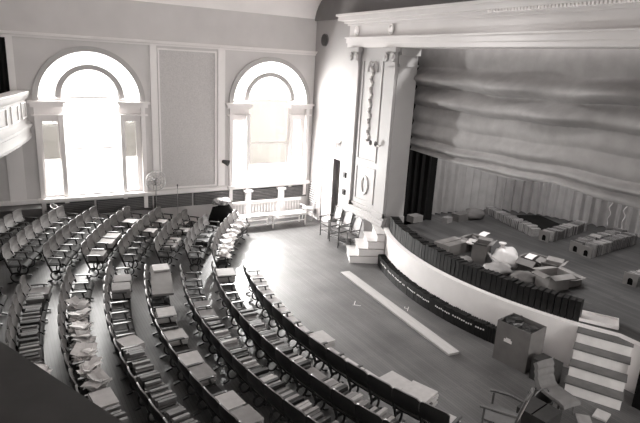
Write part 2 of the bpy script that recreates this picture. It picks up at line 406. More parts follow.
# ---------------- proscenium
XP = 9.62; PD = .68; PY0, PY1 = 12.2, 14.5; ZT = 6.1; SZ = .92
def pier(name, ya, yb, op):
    lo, hi = min(ya, yb), max(ya, yb)
    p = MB()
    p.box(XP, lo, 0, XP + PD, hi, ZT)
    return struct(p.build(name, M_white))
pier('wall_proscenium_pier_left', PY0, PY1, 0); pier('wall_proscenium_pier_right', 4.35, 2.1, 0)
def mir(y, k): return y if k == 0 else 16.55 - y
n_tr = 10
for k in (0, 1):
    def bx(mb, x0, ya, z0, x1, yb, z1): mb.box(x0, min(mir(ya, k), mir(yb, k)), z0, x1, max(mir(ya, k), mir(yb, k)), z1)
    t = MB()
    # plinth mouldings
    for z0, z1, d in ((0, .95, .10), (.95, 1.02, .14), (1.02, 1.12, .11), (1.12, 1.2, .07), (1.28, 1.33, .05)): bx(t, XP - d, PY0 - .0, z0, XP + .01, PY1 + .04, z1)
    bx(t, XP, PY0 - .05, SZ, XP + PD, PY0 + .01, SZ + .3)
    # pilasters
    for ya, yb in ((PY0 + .03, PY0 + .52), (PY1 - .46, PY1)):
        bx(t, XP - .09, ya, 1.2, XP + .01, yb, 5.6)
        bx(t, XP - .11, ya - .02, 5.52, XP + .01, yb + .02, 5.57)
        bx(t, XP - .12, ya - .0, 1.2, XP + .01, yb + .0, 1.34)
        bx(t, XP - .16, ya - .05, 5.98, XP + .01, yb + .05, 6.1)
        bx(t, XP - .10, ya + .02, 5.6, XP + .01, yb - .02, 5.98)
    bx(t, XP, PY0 - .05, 5.6, XP + PD, PY0 + .01, 5.66); bx(t, XP, PY0 - .10, 5.9, XP + PD, PY0 + .01, ZT)
    # panel mouldings between the pilasters
    ym0, ym1 = PY0 + .68, PY1 - .62
    for za, zb in ((1.45, 2.55), (2.75, 5.75)):
        bx(t, XP - .03, ym0, za, XP + .01, ym0 + .035, zb); bx(t, XP - .03, ym1 - .035, za, XP + .01, ym1, zb)
        bx(t, XP - .03, ym0 + .035, za, XP + .01, ym1 - .035, za + .035); bx(t, XP - .03, ym0 + .035, zb - .035, XP + .01, ym1 - .035, zb)
    # ionic volutes
    for ya, yb in ((PY0 + .03, PY0 + .52), (PY1 - .46, PY1)):
        for yv in (ya + .07, yb - .07):
            t.lathe([(.12, -.17), (.12, -.1), (.05, -.1), (.05, -.19)][::1], (XP, mir(yv, k), 5.83), 16, 'x')
    struct(t.build('trim_%d' % n_tr, M_white)); n_tr += 1
# wreath, garland, frieze medallions
yc = (PY0 + .68 + PY1 - .62) / 2
b = MB(); b.tube([(XP - .03, yc + .16 * math.cos(a), 1.98 + .27 * math.sin(a)) for a in [2 * PI * i / 28 for i in range(28)]], [.028 + .012 * (i % 2) for i in range(28)], 6, True)
tag(b.build('plaster_wreath', M_trim, smooth=True), 'oval plaster wreath in the low panel of the proscenium pier', 'wreath')
b = MB(); z = 5.6; i = 0
while z > 3.35:
    rr_ = .032 + .03 * abs(math.sin(i * .9)) * (1.2 if z > 5.2 else 1)
    b.lathe([(.01, -rr_), (rr_ * .8, -rr_ * .5), (rr_, 0), (rr_ * .8, rr_ * .5), (.01, rr_)], (XP - .03, yc + .05 * math.sin(i * 1.7), z), 8); z -= .085; i += 1
for s_ in (-1, 1): b.tube([(XP - .03, yc, 5.62), (XP - .03, yc + s_ * .12, 5.7), (XP - .03, yc + s_ * .2, 5.58), (XP - .03, yc + s_ * .22, 5.4)], .025, 6)
tag(b.build('plaster_garland', mat('garland_plaster', .5, .7, .2, .1, 9), smooth=True), 'long hanging plaster garland on the proscenium pier', 'garland')
# entablature across the hall
e = MB()
ya, yb = 17.2 - 14.62, 14.62
for x0, z0, z1 in ((XP - .10, 6.10, 6.22), (XP - .13, 6.22, 6.36), (XP - .17, 6.36, 6.40), (XP - .06, 6.40, 6.74), (XP - .12, 6.74, 6.80), (XP - .20, 6.80, 6.87), (XP - .34, 6.87, 7.0), (XP - .40, 7.0, 7.06)):
    e.box(x0, 2 * CY - (14.62 + (XP - x0)), z0, XP + PD, 14.62 + (XP - x0), z1)
struct(e.build('trim_20', mat('white_plaster_lit', .62, .6, .3, .03, 1.5)))  # same white as the piers, raised: missing light is put into the colour
e = MB()
for i in range(150):
    y = 2.4 + i * .082; 
    if y > 8.9: break
    e.box(XP - .27, y, 6.81, XP - .18, y + .045, 6.87)
struct(e.build('trim_21', M_trim))
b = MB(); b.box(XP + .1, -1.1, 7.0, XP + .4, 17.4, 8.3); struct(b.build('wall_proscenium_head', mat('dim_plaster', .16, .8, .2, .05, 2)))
for i, y in enumerate((14.25, 12.55)):
    b = MB(); b.lathe([(.02, -.05), (.07, -.04), (.09, 0), (.11, .0)], n=16, axis='x'); 
    b.tube([(-.02, .09 * math.cos(a), .13 * math.sin(a)) for a in [2 * PI * j / 20 for j in range(20)]], .02, 6, True)
    o = b.build('frieze_medallion', M_trim, smooth=True); o.location = (XP - .08, y, 6.57)
    tag(o, 'small oval medallion on the frieze above the %s pilaster' % ('left' if i == 0 else 'right'), 'medallion', 'medallions on the frieze')
# switch boxes, twin bulb wall light, lamp left of right window
for z, l in ((2.1, 'upper'), (1.53, 'lower')):
    b = MB(); b.box(-.05, -.06, -.09, 0, .06, .09); b.box(-.07, -.02, -.03, -.05, .02, .03)
    o = b.build('switch_box', M_darkwood, bevel=.004); o.location = (XP - .0, 14.56, z) if False else (XP + .18, 14.56 + .06, z)
    o.location = (XP - .09, 14.38, z); tag(o, 'small dark switch box beside the door, %s of two' % l, 'switch', 'switch boxes by the door')
L_ = thing('wall_light', 'bracket with two small dark bulbs on the proscenium pier', 'wall light', (XP - .09, 12.85, 3.32))
b = MB(); b.box(-.03, -.2, -.04, 0, .12, .0); b.tube([(-.02, .08, -.02), (-.12, .1, .0)], .012, 6); b.tube([(-.02, -.14, -.02), (-.12, -.16, .0)], .012, 6); b.build('bracket', M_trim, L_)
for y in (.1, -.16):
    b = MB(); b.lathe([(.02, -.03), (.04, 0), (.055, .05), (.045, .1), (.01, .13)], (-.13, y, 0), 12); b.build('bulb', mat('unlit_bulb', .08, .3, .6), L_, smooth=True)
L_ = thing('flood_lamp', 'lit flood lamp in a dark reflector, between tall panel and right window', 'lamp', (6.32, YW - .06, 2.15))
b = MB(); b.tube([(0, 0, 0), (0, -.15, .03), (.03, -.25, .06)], .015, 6); b.build('bracket', M_iron, L_)
b = MB(); b.lathe([(.03, -.16), (.06, -.12), (.085, .0), (.11, .08), (.105, .08), (.08, .0), (.055, -.11)], (0, 0, 0), 16, 'x'); o = b.build('reflector', mat('lamp_metal', .07, .4, .5), L_, smooth=True); o.location = (.05, -.28, .06); o.rotation_euler = (0, .25, -.75)
fl_ = bpy.data.lights.new('flood_bulb', 'SPOT'); fl_.energy = 1700; fl_.spot_size = 2.75; fl_.spot_blend = .9; fl_.shadow_soft_size = .07; fl_.color = (1, .99, .97)
fo = bpy.data.objects.new('flood_bulb', fl_); COL.objects.link(fo); fo.parent = L_; fo.location = (.17, -.40, .04)
fo.rotation_euler = Vector((2.6, -4.2, -1.8)).to_track_quat('-Z', 'Y').to_euler()

# ================================================================ BALCONY
def curve_pts(pts, n=8):
    out = []; P = [pts[0]] + pts + [pts[-1]]
    for i in range(1, len(P) - 2):
        p0, p1, p2, p3 = [Vector(p) for p in P[i - 1:i + 3]]
        for k in range(n):
            t_ = k / n; out.append(.5 * ((2 * p1) + (p2 - p0) * t_ + (2 * p0 - 5 * p1 + 4 * p2 - p3) * t_ ** 2 + (3 * p1 - p0 - 3 * p2 + p3) * t_ ** 3))
    out.append(Vector(pts[-1])); return out
def sweep(mb, path, prof):
    """prof: closed list (outward, z); outward = to the right-hand side (+x) of a path running towards -y"""
    n = len(prof); L = len(path); vs = []
    for i, p in enumerate(path):
        t_ = (path[min(i + 1, L - 1)] - path[max(i - 1, 0)]).normalized(); nrm = Vector((-t_.y, t_.x))
        for o_, z in prof: vs.append((p.x + nrm.x * o_, p.y + nrm.y * o_, z))
    fs = []
    for i in range(L - 1):
        for k in range(n): fs.append((i * n + k, i * n + (k + 1) % n, (i + 1) * n + (k + 1) % n, (i + 1) * n + k))
    fs.append(tuple(range(n))); fs.append(tuple((L - 1) * n + k for k in range(n))[::-1])
    mb.add(vs, fs)
bpath = curve_pts([(.64, 17.25), (.42, 16.2), (.16, 15.1), (-.16, 14.0), (-.60, 12.7), (-.95, 11.2), (-1.05, 8.3), (-.95, 5), (-.66, 3.2), (-.16, 2.1), (.115, 1.5), (.40, .9), (.9, 0.0), (1.3, -.95)], 8)
pb = MB(); sweep(pb, bpath, [(0, 3.12), (.06, 3.12), (.09, 3.2), (.05, 3.28), (.05, 3.42), (.11, 3.46), (.11, 3.53), (.03, 3.58), (.0, 3.65), (.0, 4.2), (.05, 4.24), (.10, 4.33), (.12, 4.40), (-.02, 4.40), (-.12, 4.36), (-.12, 3.12)])
struct(pb.build('wall_balcony_front', M_white, smooth=True))
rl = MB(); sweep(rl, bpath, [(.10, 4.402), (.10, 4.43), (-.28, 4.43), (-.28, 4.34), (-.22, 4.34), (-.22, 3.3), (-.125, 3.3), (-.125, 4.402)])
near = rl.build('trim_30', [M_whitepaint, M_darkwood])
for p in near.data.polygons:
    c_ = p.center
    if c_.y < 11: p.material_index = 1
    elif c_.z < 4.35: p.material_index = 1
struct(near)
# raised panel mouldings on the balcony front at the far end
pm = MB()
for (a, b_) in ((3, 7), (10, 15), (18, 23)):
    for i in range(a, b_):
        p, q = bpath[i], bpath[i + 1]
        for z0, z1 in ((3.72, 3.75), (4.12, 4.15)):
            t_ = (q - p).normalized(); nn = Vector((-t_.y, t_.x)); A = p + nn * -.01; B = q + nn * -.01; A2 = p + nn * .03; B2 = q + nn * .03
            pm.add([(A.x, A.y, z0), (B.x, B.y, z0), (B2.x, B2.y, z0), (A2.x, A2.y, z0), (A.x, A.y, z1), (B.x, B.y, z1), (B2.x, B2.y, z1), (A2.x, A2.y, z1)], [(0, 1, 2, 3), (4, 5, 6, 7), (0, 1, 5, 4), (1, 2, 6, 5), (2, 3, 7, 6), (3, 0, 4, 7)])
    for i in (a, b_):
        p, q = bpath[i], bpath[i + 1]; t_ = (q - p).normalized(); nn = Vector((-t_.y, t_.x)); q = p + t_ * .03
        A = p + nn * -.01; B = q + nn * -.01; A2 = p + nn * .03; B2 = q + nn * .03
        pm.add([(A.x, A.y, 3.72), (B.x, B.y, 3.72), (B2.x, B2.y, 3.72), (A2.x, A2.y, 3.72), (A.x, A.y, 4.15), (B.x, B.y, 4.15), (B2.x, B2.y, 4.15), (A2.x, A2.y, 4.15)], [(0, 1, 2, 3), (4, 5, 6, 7), (0, 1, 5, 4), (1, 2, 6, 5), (2, 3, 7, 6), (3, 0, 4, 7)])
struct(pm.build('trim_31', M_trim))
bf = MB(); n = len(bpath)
vs = [(p.x - .2, p.y, z) for z in (3.12, 3.3) for p in bpath] + [(-3.5, p.y, z) for z in (3.12, 3.3) for p in bpath]
fs = []
for i in range(n - 1):
    fs += [(i, i + 1, 2 * n + i + 1, 2 * n + i), (n + i, n + i + 1, 3 * n + i + 1, 3 * n + i), (i, i + 1, n + i + 1, n + i)]
bf.add(vs, fs); o = bf.build('floor_balcony', M_darkwood); struct(o)

# ================================================================ STAGE
SCX, SCY, SR = 15.95, 8.52, 7.28
def edge(y, dr=0):  # apron edge x at y
    return SCX - math.sqrt((SR + dr) ** 2 - (y - SCY) ** 2)
ys = [5.35 + (11.69 - 5.35) * i / 40 for i in range(41)]
E_ = [Vector((edge(y), y)) for y in ys]
st = MB()
out = [(XP + .02, 4.35)] + [(p.x, p.y) for p in E_] + [(XP + .02, 12.15), (11.0, 12.2), (11.0, 14.8), (17.6, 14.8), (17.6, 2.2), (11.0, 2.2), (11.0, 4.35)]
N = len(out)
st.add([(x, y, z) for z in (SZ - .12, SZ) for x, y in out], [tuple(range(N))[::-1], tuple(range(N, 2 * N))] + [(i, (i + 1) % N, N + (i + 1) % N, N + i) for i in range(N)])
struct(st.build('floor_stage', M_stage))
ap = MB(); path = [Vector((XP + .1, 12.25))] + [Vector((p.x, p.y)) for p in reversed(E_)] + [Vector((XP + .02, 4.9)), Vector((XP + .02, 4.2))]
sweep(ap, path, [(-.02, 0), (-.02, SZ - .05), (-.06, SZ - .05), (-.06, SZ + .02), (.22, SZ + .02), (.22, SZ - .14), (.1, SZ - .14), (.1, 0)] if False else
      [(.02, 0), (.02, SZ - .06), (.05, SZ - .06), (.05, SZ + .015), (-.10, SZ + .015), (-.10, 0)])
struct(ap.build('wall_stage_front', M_whitepaint))
for nm, bxs in (('wall_stage_back', (17.5, 2.2, 0, 17.7, 14.8, 8.6)), ('wall_stage_left', (10.3, 14.7, 0, 17.6, 14.9, 8.6)), ('wall_stage_right', (10.3, 2.1, 0, 17.6, 2.3, 8.6)), ('ceiling_stage', (10.25, 2.1, 8.5, 17.6, 14.9, 8.7))):
    b = MB(); b.box(*bxs); struct(b.build(nm, M_black))
b = MB(); b.box(10.02, 12.9, 0, 10.28, 14.9, 8.6); b.box(10.02, 2.1, 0, 10.28, 4.2, 8.6); b.box(10.02, 2.1, 7.0, 10.28, 14.9, 8.6); struct(b.build('wall_stage_opening', M_black))

# house curtain: gathered folds, scalloped hem
def hem(y):
    pts = [(4.6, 3.1), (5.5, 3.12), (6.4, 3.12), (7.1, 3.2), (7.5, 3.24), (7.9, 3.16), (8.7, 3.06), (9.4, 3.08), (10.2, 3.13), (11.4, 3.15), (12.5, 3.2)]
    for (a, za), (b_, zb) in zip(pts, pts[1:]):
        if a <= y <= b_: return za + (zb - za) * (y - a) / (b_ - a)
    return 3.15
def hc(u, v):
    y = 4.4 + 8.1 * u; zb = hem(y); z = zb + (6.3 - zb) * v
    # billowing horizontal tucks; each belly hangs over the one below
    tucks = [3.1, 3.33, 3.60, 4.05, 4.50, 5.04, 5.60, 6.4]
    amp = [.08, .16, .13, .07, .38, .46, .06]
    wob = .035 * math.sin(y * .9 + z * 1.3) + .015 * math.sin(y * 3.1 + z * 2)
    zz = min(6.39, max(3.1, z + wob)); x = 10.62
    for i in range(7):
        if tucks[i] <= zz < tucks[i + 1]:
            f_ = (zz - tucks[i]) / (tucks[i + 1] - tucks[i])
            prof = math.sin(f_ / .36 * PI / 2) if f_ < .36 else .5 + .5 * math.cos((f_ - .36) / .64 * PI)
            x -= amp[i] * prof * (.8 + .3 * math.sin(y * (.9 + .3 * i) + i))
    x += .004 * math.sin(y * 14 + 2 * math.sin(z * 3))
    if abs(v) < .01: x -= .0
    return (x, y, z)
c = MB(); c.sheet(hc, 110, 200, (.02, 0, 0)); tag(c.build('house_curtain', M_curtain, smooth=True), 'large grey stage curtain in horizontal gathered folds, drawn up above the stage', 'curtain')

def pleated(name, path, z0, z1, pitch, amp, m, label, lean=0):
    P = curve_pts([Vector(p) for p in path], 40); L = [0]
    for a, b_ in zip(P, P[1:]): L.append(L[-1] + (b_ - a).length)
    tot = L[-1]; nu = int(tot / pitch * 10)
    def at(s):
        s = min(max(s, 0), tot - 1e-4)
        lo = 0
        for i in range(len(L) - 1):
            if L[i] <= s <= L[i + 1]: lo = i; break
        f_ = (s - L[lo]) / max(1e-6, L[lo + 1] - L[lo]); p = P[lo].lerp(P[lo + 1], f_); t_ = (P[lo + 1] - P[lo]).normalized(); return p, Vector((-t_.y, t_.x))
    def fn(u, v):
        s = u * tot; p, n_ = at(s)
        ph = 2 * PI * s / pitch + 1.7 * math.sin(s * 1.3) + .3 * math.sin(v * 3 + s)
        a = amp * (.75 + .35 * math.sin(s * 2.1)) * (1.1 - .35 * v)
        w = a * math.sin(ph) + .3 * a * math.sin(2 * ph + .5)
        return (p.x + n_.x * w, p.y + n_.y * w, z0 + (z1 - z0) * v)
    c = MB(); c.sheet(fn, nu, 5, (.008, .008, 0)); return tag(c.build(name, m, smooth=True), label, 'curtain')
pleated('backdrop_curtain', [(11.6, 12.85), (12.3, 12.9), (13.2, 12.75), (14.6, 12.55), (15.6, 11.6), (16.1, 10.5), (16.5, 9.6), (16.6, 8), (16.6, 4.4)], SZ + .02, 5.6, .30, .12, M_backcurtain, 'long pleated grey backdrop curtain closing the rear of the stage')
pleated('side_drape', [(10.75, 13.2), (11.05, 12.8), (11.3, 12.4), (11.6, 12.32)], SZ + .02, 5.8, .22, .05, M_blackdrape, 'tall black drape at the left side of the stage, next to the pier')

# striped steps right, white steps left
def steps(name, label, k, mr, mt):
    def P(y): return y if k == 0 else 17.12 - y
    A = Vector((8.38, P(12.12))); B = Vector((8.80, P(12.92))); tdir = (B - A).normalized(); n_ = Vector((.886, -.466 if k == 0 else .466))
    T = thing(name, label, 'steps', ((A.x + B.x) / 2, (A.y + B.y) / 2, 0))
    w = (B - A).length; o0 = (A + B) / 2
    nst = 4; dpt = .25; rise = SZ / nst
    ang = math.atan2(tdir.y, tdir.x)
    def mk(lo, hi, z0, z1, ex=0):
        c = []
        for z in (z0, z1):
            for s_, d_ in ((-w / 2 - ex, lo), (w / 2 + ex, lo), (w / 2 + ex, hi), (-w / 2 - ex, hi)):
                q = tdir * s_ + n_ * d_; c.append((q.x, q.y, z))
        return c
    F = [(3, 2, 1, 0), (4, 5, 6, 7), (0, 1, 5, 4), (1, 2, 6, 5), (2, 3, 7, 6), (3, 0, 4, 7)]
    end = dpt * nst - .02
    for i in range(nst):
        b = MB(); b.add(mk(i * dpt, end, i * rise, (i + 1) * rise - .03), F); b.build('riser', mr, T)
        b = MB(); b.add(mk(i * dpt - .03, (i + 1) * dpt if i < nst - 1 else end, (i + 1) * rise - .03, (i + 1) * rise, .02), F); b.build('tread', mt, T)
    return T
steps('stage_steps', 'white wooden steps with pale treads, left end of the stage by the pier', 0, M_whitepaint, mat('grey_tread', .45, .6, .3, .05, 4))
steps('stage_steps', 'steps with dark treads and light risers, right end of the stage', 1, M_stripe_light, M_stripe_dark)

b = MB(); b.box(-.02, -.4, 0, .02, .4, .9); b.box(-.03, -.43, 0, .03, -.4, .95); b.box(-.03, .4, 0, .03, .43, .95)
o = b.build('dark_gap', M_black); o.location = (9.15, 3.75, 0); tag(o, 'dark gap right of the striped steps, modelled as a low black panel', 'gap_panel')  # black panel put in for the dark gap beside the steps
# ---------------- bound volumes
def ordi(n): return '%d%s' % (n, 'th' if 10 <= n % 100 <= 20 else {1: 'st', 2: 'nd', 3: 'rd'}.get(n % 10, 'th'))
def volume_mesh(name, t_, d_, h_, m, m2=None):
    b = MB(); b.box(-t_ / 2, -d_ / 2, 0, t_ / 2, -d_ / 2 + .012, h_)                      # spine
    b.box(-t_ / 2, -d_ / 2 + .012, 0, -t_ / 2 + .006, d_ / 2, h_); b.box(t_ / 2 - .006, -d_ / 2 + .012, 0, t_ / 2, d_ / 2, h_)
    b.cur = 1; b.box(-t_ / 2 + .006, -d_ / 2 + .012, .008, t_ / 2 - .006, d_ / 2 - .012, h_ - .012)
    return b.mesh(name, [m, m2 or m])
def arclen_rows(dr, y0, y1, pitch):
    res = []; R = SR + dr; a0 = math.asin((y0 - SCY) / R); a1 = math.asin((y1 - SCY) / R); n_ = int(abs(a1 - a0) * R / pitch)
    for i in range(n_):
        a = a0 + (a1 - a0) * (i + .5) / n_; res.append((SCX - R * math.cos(a), SCY + R * math.sin(a), -a))
    return res
M_edge = mat('volume_edge', .045, .7, .2, .3, 20)
vm = [volume_mesh('stage_volume', .108, .26, h_, M_volume, M_edge) for h_ in (.43, .44, .415)]
for i, (x, y, a) in enumerate(arclen_rows(-.20, 11.9, 5.62, .122)):
    o = link('bound_volume', vm[random.randrange(3)])
    big = (1.15 if i < 5 else 1)
    o.location = (x, y, SZ + .001); o.rotation_euler = (0, 0, a - PI / 2 + random.uniform(-.03, .03)); o.scale = (1, random.uniform(.93, 1.04), random.uniform(.94, 1.03) )
    tag(o, 'tall black bound volume, %s from the pier in the row along the stage edge' % ordi(i + 1), 'book', 'black volumes along the stage edge')
vm = volume_mesh('floor_volume', .056, .23, .34, M_volume, M_edge)
lb = MB(); lb.box(-.019, -.1165, .195, .019, -.115, .228); lbm = lb.mesh('spine_label', M_label)
for i, (x, y, a) in enumerate(arclen_rows(.178, 11.62, 6.80, .0605)):
    o = link('bound_volume', vm); o.location = (x, y, 0.001); o.rotation_euler = (0, 0, a - PI / 2 + random.uniform(-.02, .02)); o.scale = (1, random.uniform(.95, 1.03), random.uniform(.96, 1.04))
    tag(o, 'black bound volume, %s from the white steps in the row on the floor' % ordi(i + 1), 'book', 'black volumes on the floor before the stage')
    if 3 < i < 76 and random.random() < .85:
        l = link('spine_label', lbm, o); l['label'] = 'white paper spine label'

# rows of pale volumes on the stage
def stage_row(x0, y0, x1, y1, d_, h_, pitch, desc, grp, side=1, landmark='front end'):
    v = Vector((x1 - x0, y1 - y0)); L = v.length; n_ = int(L / pitch); a = math.atan2(v.y, v.x)
    ms = [volume_mesh('row_volume', pitch * .93, d_, h_, m, M_paper) for m in (M_books[3], M_books[1], M_books[0], M_books[4])]
    for i in range(n_):
        p = Vector((x0, y0)) + v * ((i + .5) / n_); o = link('stacked_volume', random.choice(ms))
        o.location = (p.x, p.y, SZ + .001); o.rotation_euler = (0, random.uniform(-.03, .03), a + (PI if side < 0 else 0)); o.scale = (1, random.uniform(.88, 1.08), random.uniform(.85, 1.06))
        tag(o, '%s, %s from its %s' % (desc, ordi(i + 1), landmark), 'book', grp)
stage_row(13.42, 9.80, 14.15, 12.3, .32, .27, .085, 'pale volume in the leftmost book row on stage', 'leftmost book row on stage')
stage_row(13.42, 9.40, 15.5, 9.72, .34, .30, .075, 'grey volume in the middle book row at the backdrop', 'middle book row on stage', 1, 'left end')
stage_row(13.38, 8.36, 15.8, 8.60, .30, .34, .075, 'pale volume in the rear line of the double book row', 'double book row on stage, rear line', 1, 'left end')
stage_row(13.33, 8.01, 15.7, 8.24, .30, .34, .075, 'grey volume in the front line of the double book row', 'double book row on stage, front line', -1, 'left end')
stage_row(12.45, 6.28, 13.6, 6.18, .30, .30, .075, 'grey volume in the short book row near the right edge', 'short book row on stage', 1, 'left end')
for x, y, ds in ((13.28, 9.40, 'middle book row'), (13.24, 8.36, 'rear line of the double book row'), (13.19, 8.01, 'front line of the double book row'), (12.31, 6.28, 'short book row')):
    T = thing('bookend', 'grey arched bookend at the end of the %s' % ds, 'bookend', (x, y, SZ), .1, 'bookends on stage')
    me = plate('arched_plate', [rect(-.16, 0, .16, .30), [(-.06, .02), (.06, .02)] + arc(0, .13, .06, 0, PI, 10)], .03); me.transform(Matrix(((0, 0, 1, 0), (1, 0, 0, 0), (0, 1, 0, 0), (0, 0, 0, 1)))); me.materials.append(M_carton2); link('arched_plate', me, T)
    b = MB(); b.box(0.0, -.07, .01, .012, .07, .21); b.build('backing', M_black, T)

b = MB(); b.sheet(lambda u, v: (14.35 + 1.25 * u - .35 * v, 11.9 - .5 * u - 1.75 * v + .1 * u * v, .01 + .012 * math.sin(u * 7) * math.sin(v * 9)), 14, 14, (0, 0, -.008)); o = b.build('black_cloth', M_blackdrape, smooth=True); o.location = (0, 0, SZ + .015); tag(o, 'black cloth spread on the stage between two book rows and the backdrop', 'cloth')
# ---------------- cartons, bags and clutter
def carton(name, label, loc, rz, w, d, h, m, open_=True, flap=.9, fill=None, z0=SZ):
    T = thing(name, label, 'box', (loc[0], loc[1], z0), rz)
    b = MB(); t_ = .012
    b.box(-w / 2, -d / 2, 0, w / 2, d / 2, t_); b.box(-w / 2, -d / 2, t_, -w / 2 + t_, d / 2, h); b.box(w / 2 - t_, -d / 2, t_, w / 2, d / 2, h)
    b.box(-w / 2 + t_, -d / 2, t_, w / 2 - t_, -d / 2 + t_, h); b.box(-w / 2 + t_, d / 2 - t_, t_, w / 2 - t_, d / 2, h)
    b.build('body', m, T)
    if open_:
        for s_, ax in ((-1, 'x'), (1, 'x'), (-1, 'y'), (1, 'y')):
            ln = d if ax == 'x' else w; fw_ = min(w, d) * .42; an = flap + random.uniform(-.25, .3)
            b = MB(); mx = Matrix.Rotation(s_ * an, 4, 'Y') if ax == 'x' else Matrix.Rotation(-s_ * an, 4, 'X')
            if ax == 'x': b.box(0 if s_ > 0 else -fw_, -ln / 2, -.004, fw_ if s_ > 0 else 0, ln / 2, .004, mx); off = (s_ * w / 2, 0, h)
            else: b.box(-ln / 2, 0 if s_ > 0 else -fw_, -.004, ln / 2, fw_ if s_ > 0 else 0, .004, mx); off = (0, s_ * d / 2, h)
            f_ = b.build('flap', m, T); f_.location = off
    else:
        b = MB(); b.box(-w / 2, -d / 2, h, w / 2, -.015, h + .01); b.box(-w / 2, .015, h, w / 2, d / 2, h + .01); b.build('lid', m, T)
    if fill:
        b = MB(); b.sheet(lambda u, v: (-w / 2 + .02 + (w - .04) * u, -d / 2 + .02 + (d - .04) * v, h * .86 + .04 * math.sin(u * 17) * math.cos(v * 13)), 12, 12); b.build('contents', fill, T)
    return T
carton('carton', 'low open-slotted cardboard carton at the left of the stage clutter', (9.98, 9.75), .15, .85, .50, .28, M_carton2, False)
carton('carton', 'open cardboard carton behind the low carton, flaps spread', (10.72, 9.65), .3, .5, .45, .33, M_carton, True, .3)
carton('carton', 'upright cardboard carton with a white patch, left of the white bag', (10.28, 9.0), .5, .5, .36, .45, M_carton, True, -.5)
carton('carton', 'cardboard carton holding the white patch, right of the white bag', (10.95, 7.95), .2, .6, .45, .32, M_carton, True, .4)
carton('carton', 'large cardboard carton with raised flap behind the front carton', (11.0, 7.45), .4, .42, .38, .32, M_carton2, True, -.6)
carton('carton', 'large open cardboard carton at the right end of the stage clutter', (10.42, 6.98), -.15, .62, .40, .38, M_carton2, True, .15)
carton('carton', 'shallow open tray carton just behind the right end carton', (11.0, 6.95), -.1, .42, .34, .16, M_carton2, True, -.2)
carton('carton', 'small closed carton at the foot of the black drape', (10.95, 12.4), .1, .42, .3, .2, M_carton2, False)
carton('carton', 'tiny pale carton on the stage right of the black drape', (11.9, 11.95), .2, .28, .2, .16, M_paper2, False)
carton('carton', 'wide carton on the stage below the left part of the backdrop', (12.6, 12.0), .1, .7, .3, .22, M_carton, False)
def blob(name, label, cat, loc, sx, sy, sz, m, seed, z0=SZ, n_=3):
    bm = bmesh.new(); bmesh.ops.create_icosphere(bm, subdivisions=n_, radius=1); rnd = random.Random(seed)
    ph = [rnd.uniform(0, 6) for _ in range(6)]
    for v in bm.verts:
        c_ = v.co.copy(); d = 1 + .10 * math.sin(c_.x * 5 + ph[0]) * math.sin(c_.y * 4 + ph[1]) + .07 * math.sin(c_.z * 8 + ph[2] + c_.x * 5) + .04 * math.sin(c_.y * 13 + ph[3])
        v.co = Vector((c_.x * sx * d, c_.y * sy * d, max(-.55, c_.z * d) * sz + .55 * sz))
    me = bpy.data.meshes.new(name); bm.to_mesh(me); bm.free(); me.materials.append(m); me.polygons.foreach_set('use_smooth', [True] * len(me.polygons))
    o = link(name, me); o.location = (loc[0], loc[1], z0 + .001); return tag(o, label, cat)
T = blob('plastic_bag', 'bulging round white plastic bag on the stage', 'bag', (10.55, 8.45), .34, .33, .30, M_bag, 1)
k = MB(); k.lathe([(.07, 0), (.03, .05), (.10, .14), (.03, .15)], n=10); o = k.build('bag_knot', M_bag, T, smooth=True); o.location = (-.05, .1, .42)
blob('plastic_bag', 'crumpled translucent bag in front of the round white bag', 'bag', (10.0, 8.2), .36, .30, .14, mat('crumpled_film', .40, .4, .5, .15, 8, .5), 2)
blob('bundle', 'soft dark grey bundle behind the right end carton', 'bundle', (10.1, 7.5), .35, .25, .15, M_carton, 3)
blob('bundle', 'small pale bundle before the upright carton with white patch', 'bundle', (9.75, 9.0), .18, .15, .1, M_paper2, 5)
blob('cloth_heap', 'dark cloth heap under the pleated backdrop, left part', 'cloth', (13.1, 12.0), .45, .25, .22, M_carton, 7)
b = MB(); b.box(-.45, -.04, 0, .45, .04, .03); o = b.build('leaning_board', M_plank); o.location = (10.25, 8.65, SZ + .2); o.rotation_euler = (0, .22, 1.3 + PI); tag(o, 'pale wooden slat leaning between carton and white bag', 'board')
for (x, y, z, rz, l) in ((9.98, 9.08, SZ + .50, .4, 'white paper sheet lying on the upright carton'), (10.85, 7.95, SZ + .36, .2, 'white paper sheet on the carton right of the white bag'), (11.0, 9.6, SZ + .42, .2, 'pale flat sheet on the rear carton left of the bag')):
    b = MB(); b.sheet(lambda u, v: (-.13 + .26 * u, -.1 + .2 * v, .01 * math.sin(u * 4)), 6, 2, (0, 0, .003)); o = b.build('paper_sheet', M_label); o.location = (x, y, z); o.rotation_euler = (0, -.25, rz); tag(o, l, 'paper')
b = MB(); b.box(-.22, -.35, 0, .22, .35, .03); b.box(-.22, -.35, .03, -.20, .35, .07); b.box(.2, -.35, .03, .22, .35, .07); b.box(-.2, -.35, .03, .2, -.33, .07); b.box(-.2, .33, .03, .2, .35, .07)
o = b.build('white_tray', M_whitepaint); o.location = (9.78, 5.42, SZ + .016); o.rotation_euler = (0, 0, .55); tag(o, 'flat white tray on the stage corner above the striped steps', 'tray')
for i, (x, y) in enumerate(((15.9, 9.15), (16.0, 8.75))):
    b = MB(); b.tube([(.03 * math.sin(k_ * 1.4), .03 * math.cos(k_ * 1.1), 2.2 - k_ * .07) for k_ in range(26)], .014, 6); o = b.build('hanging_cord', M_label, smooth=True); o.location = (x, y, SZ - .3 + .12)
    tag(o, 'wavy white cord hanging before the backdrop, %s of two' % ('left' if i == 0 else 'right'), 'cord', 'white cords before the backdrop')

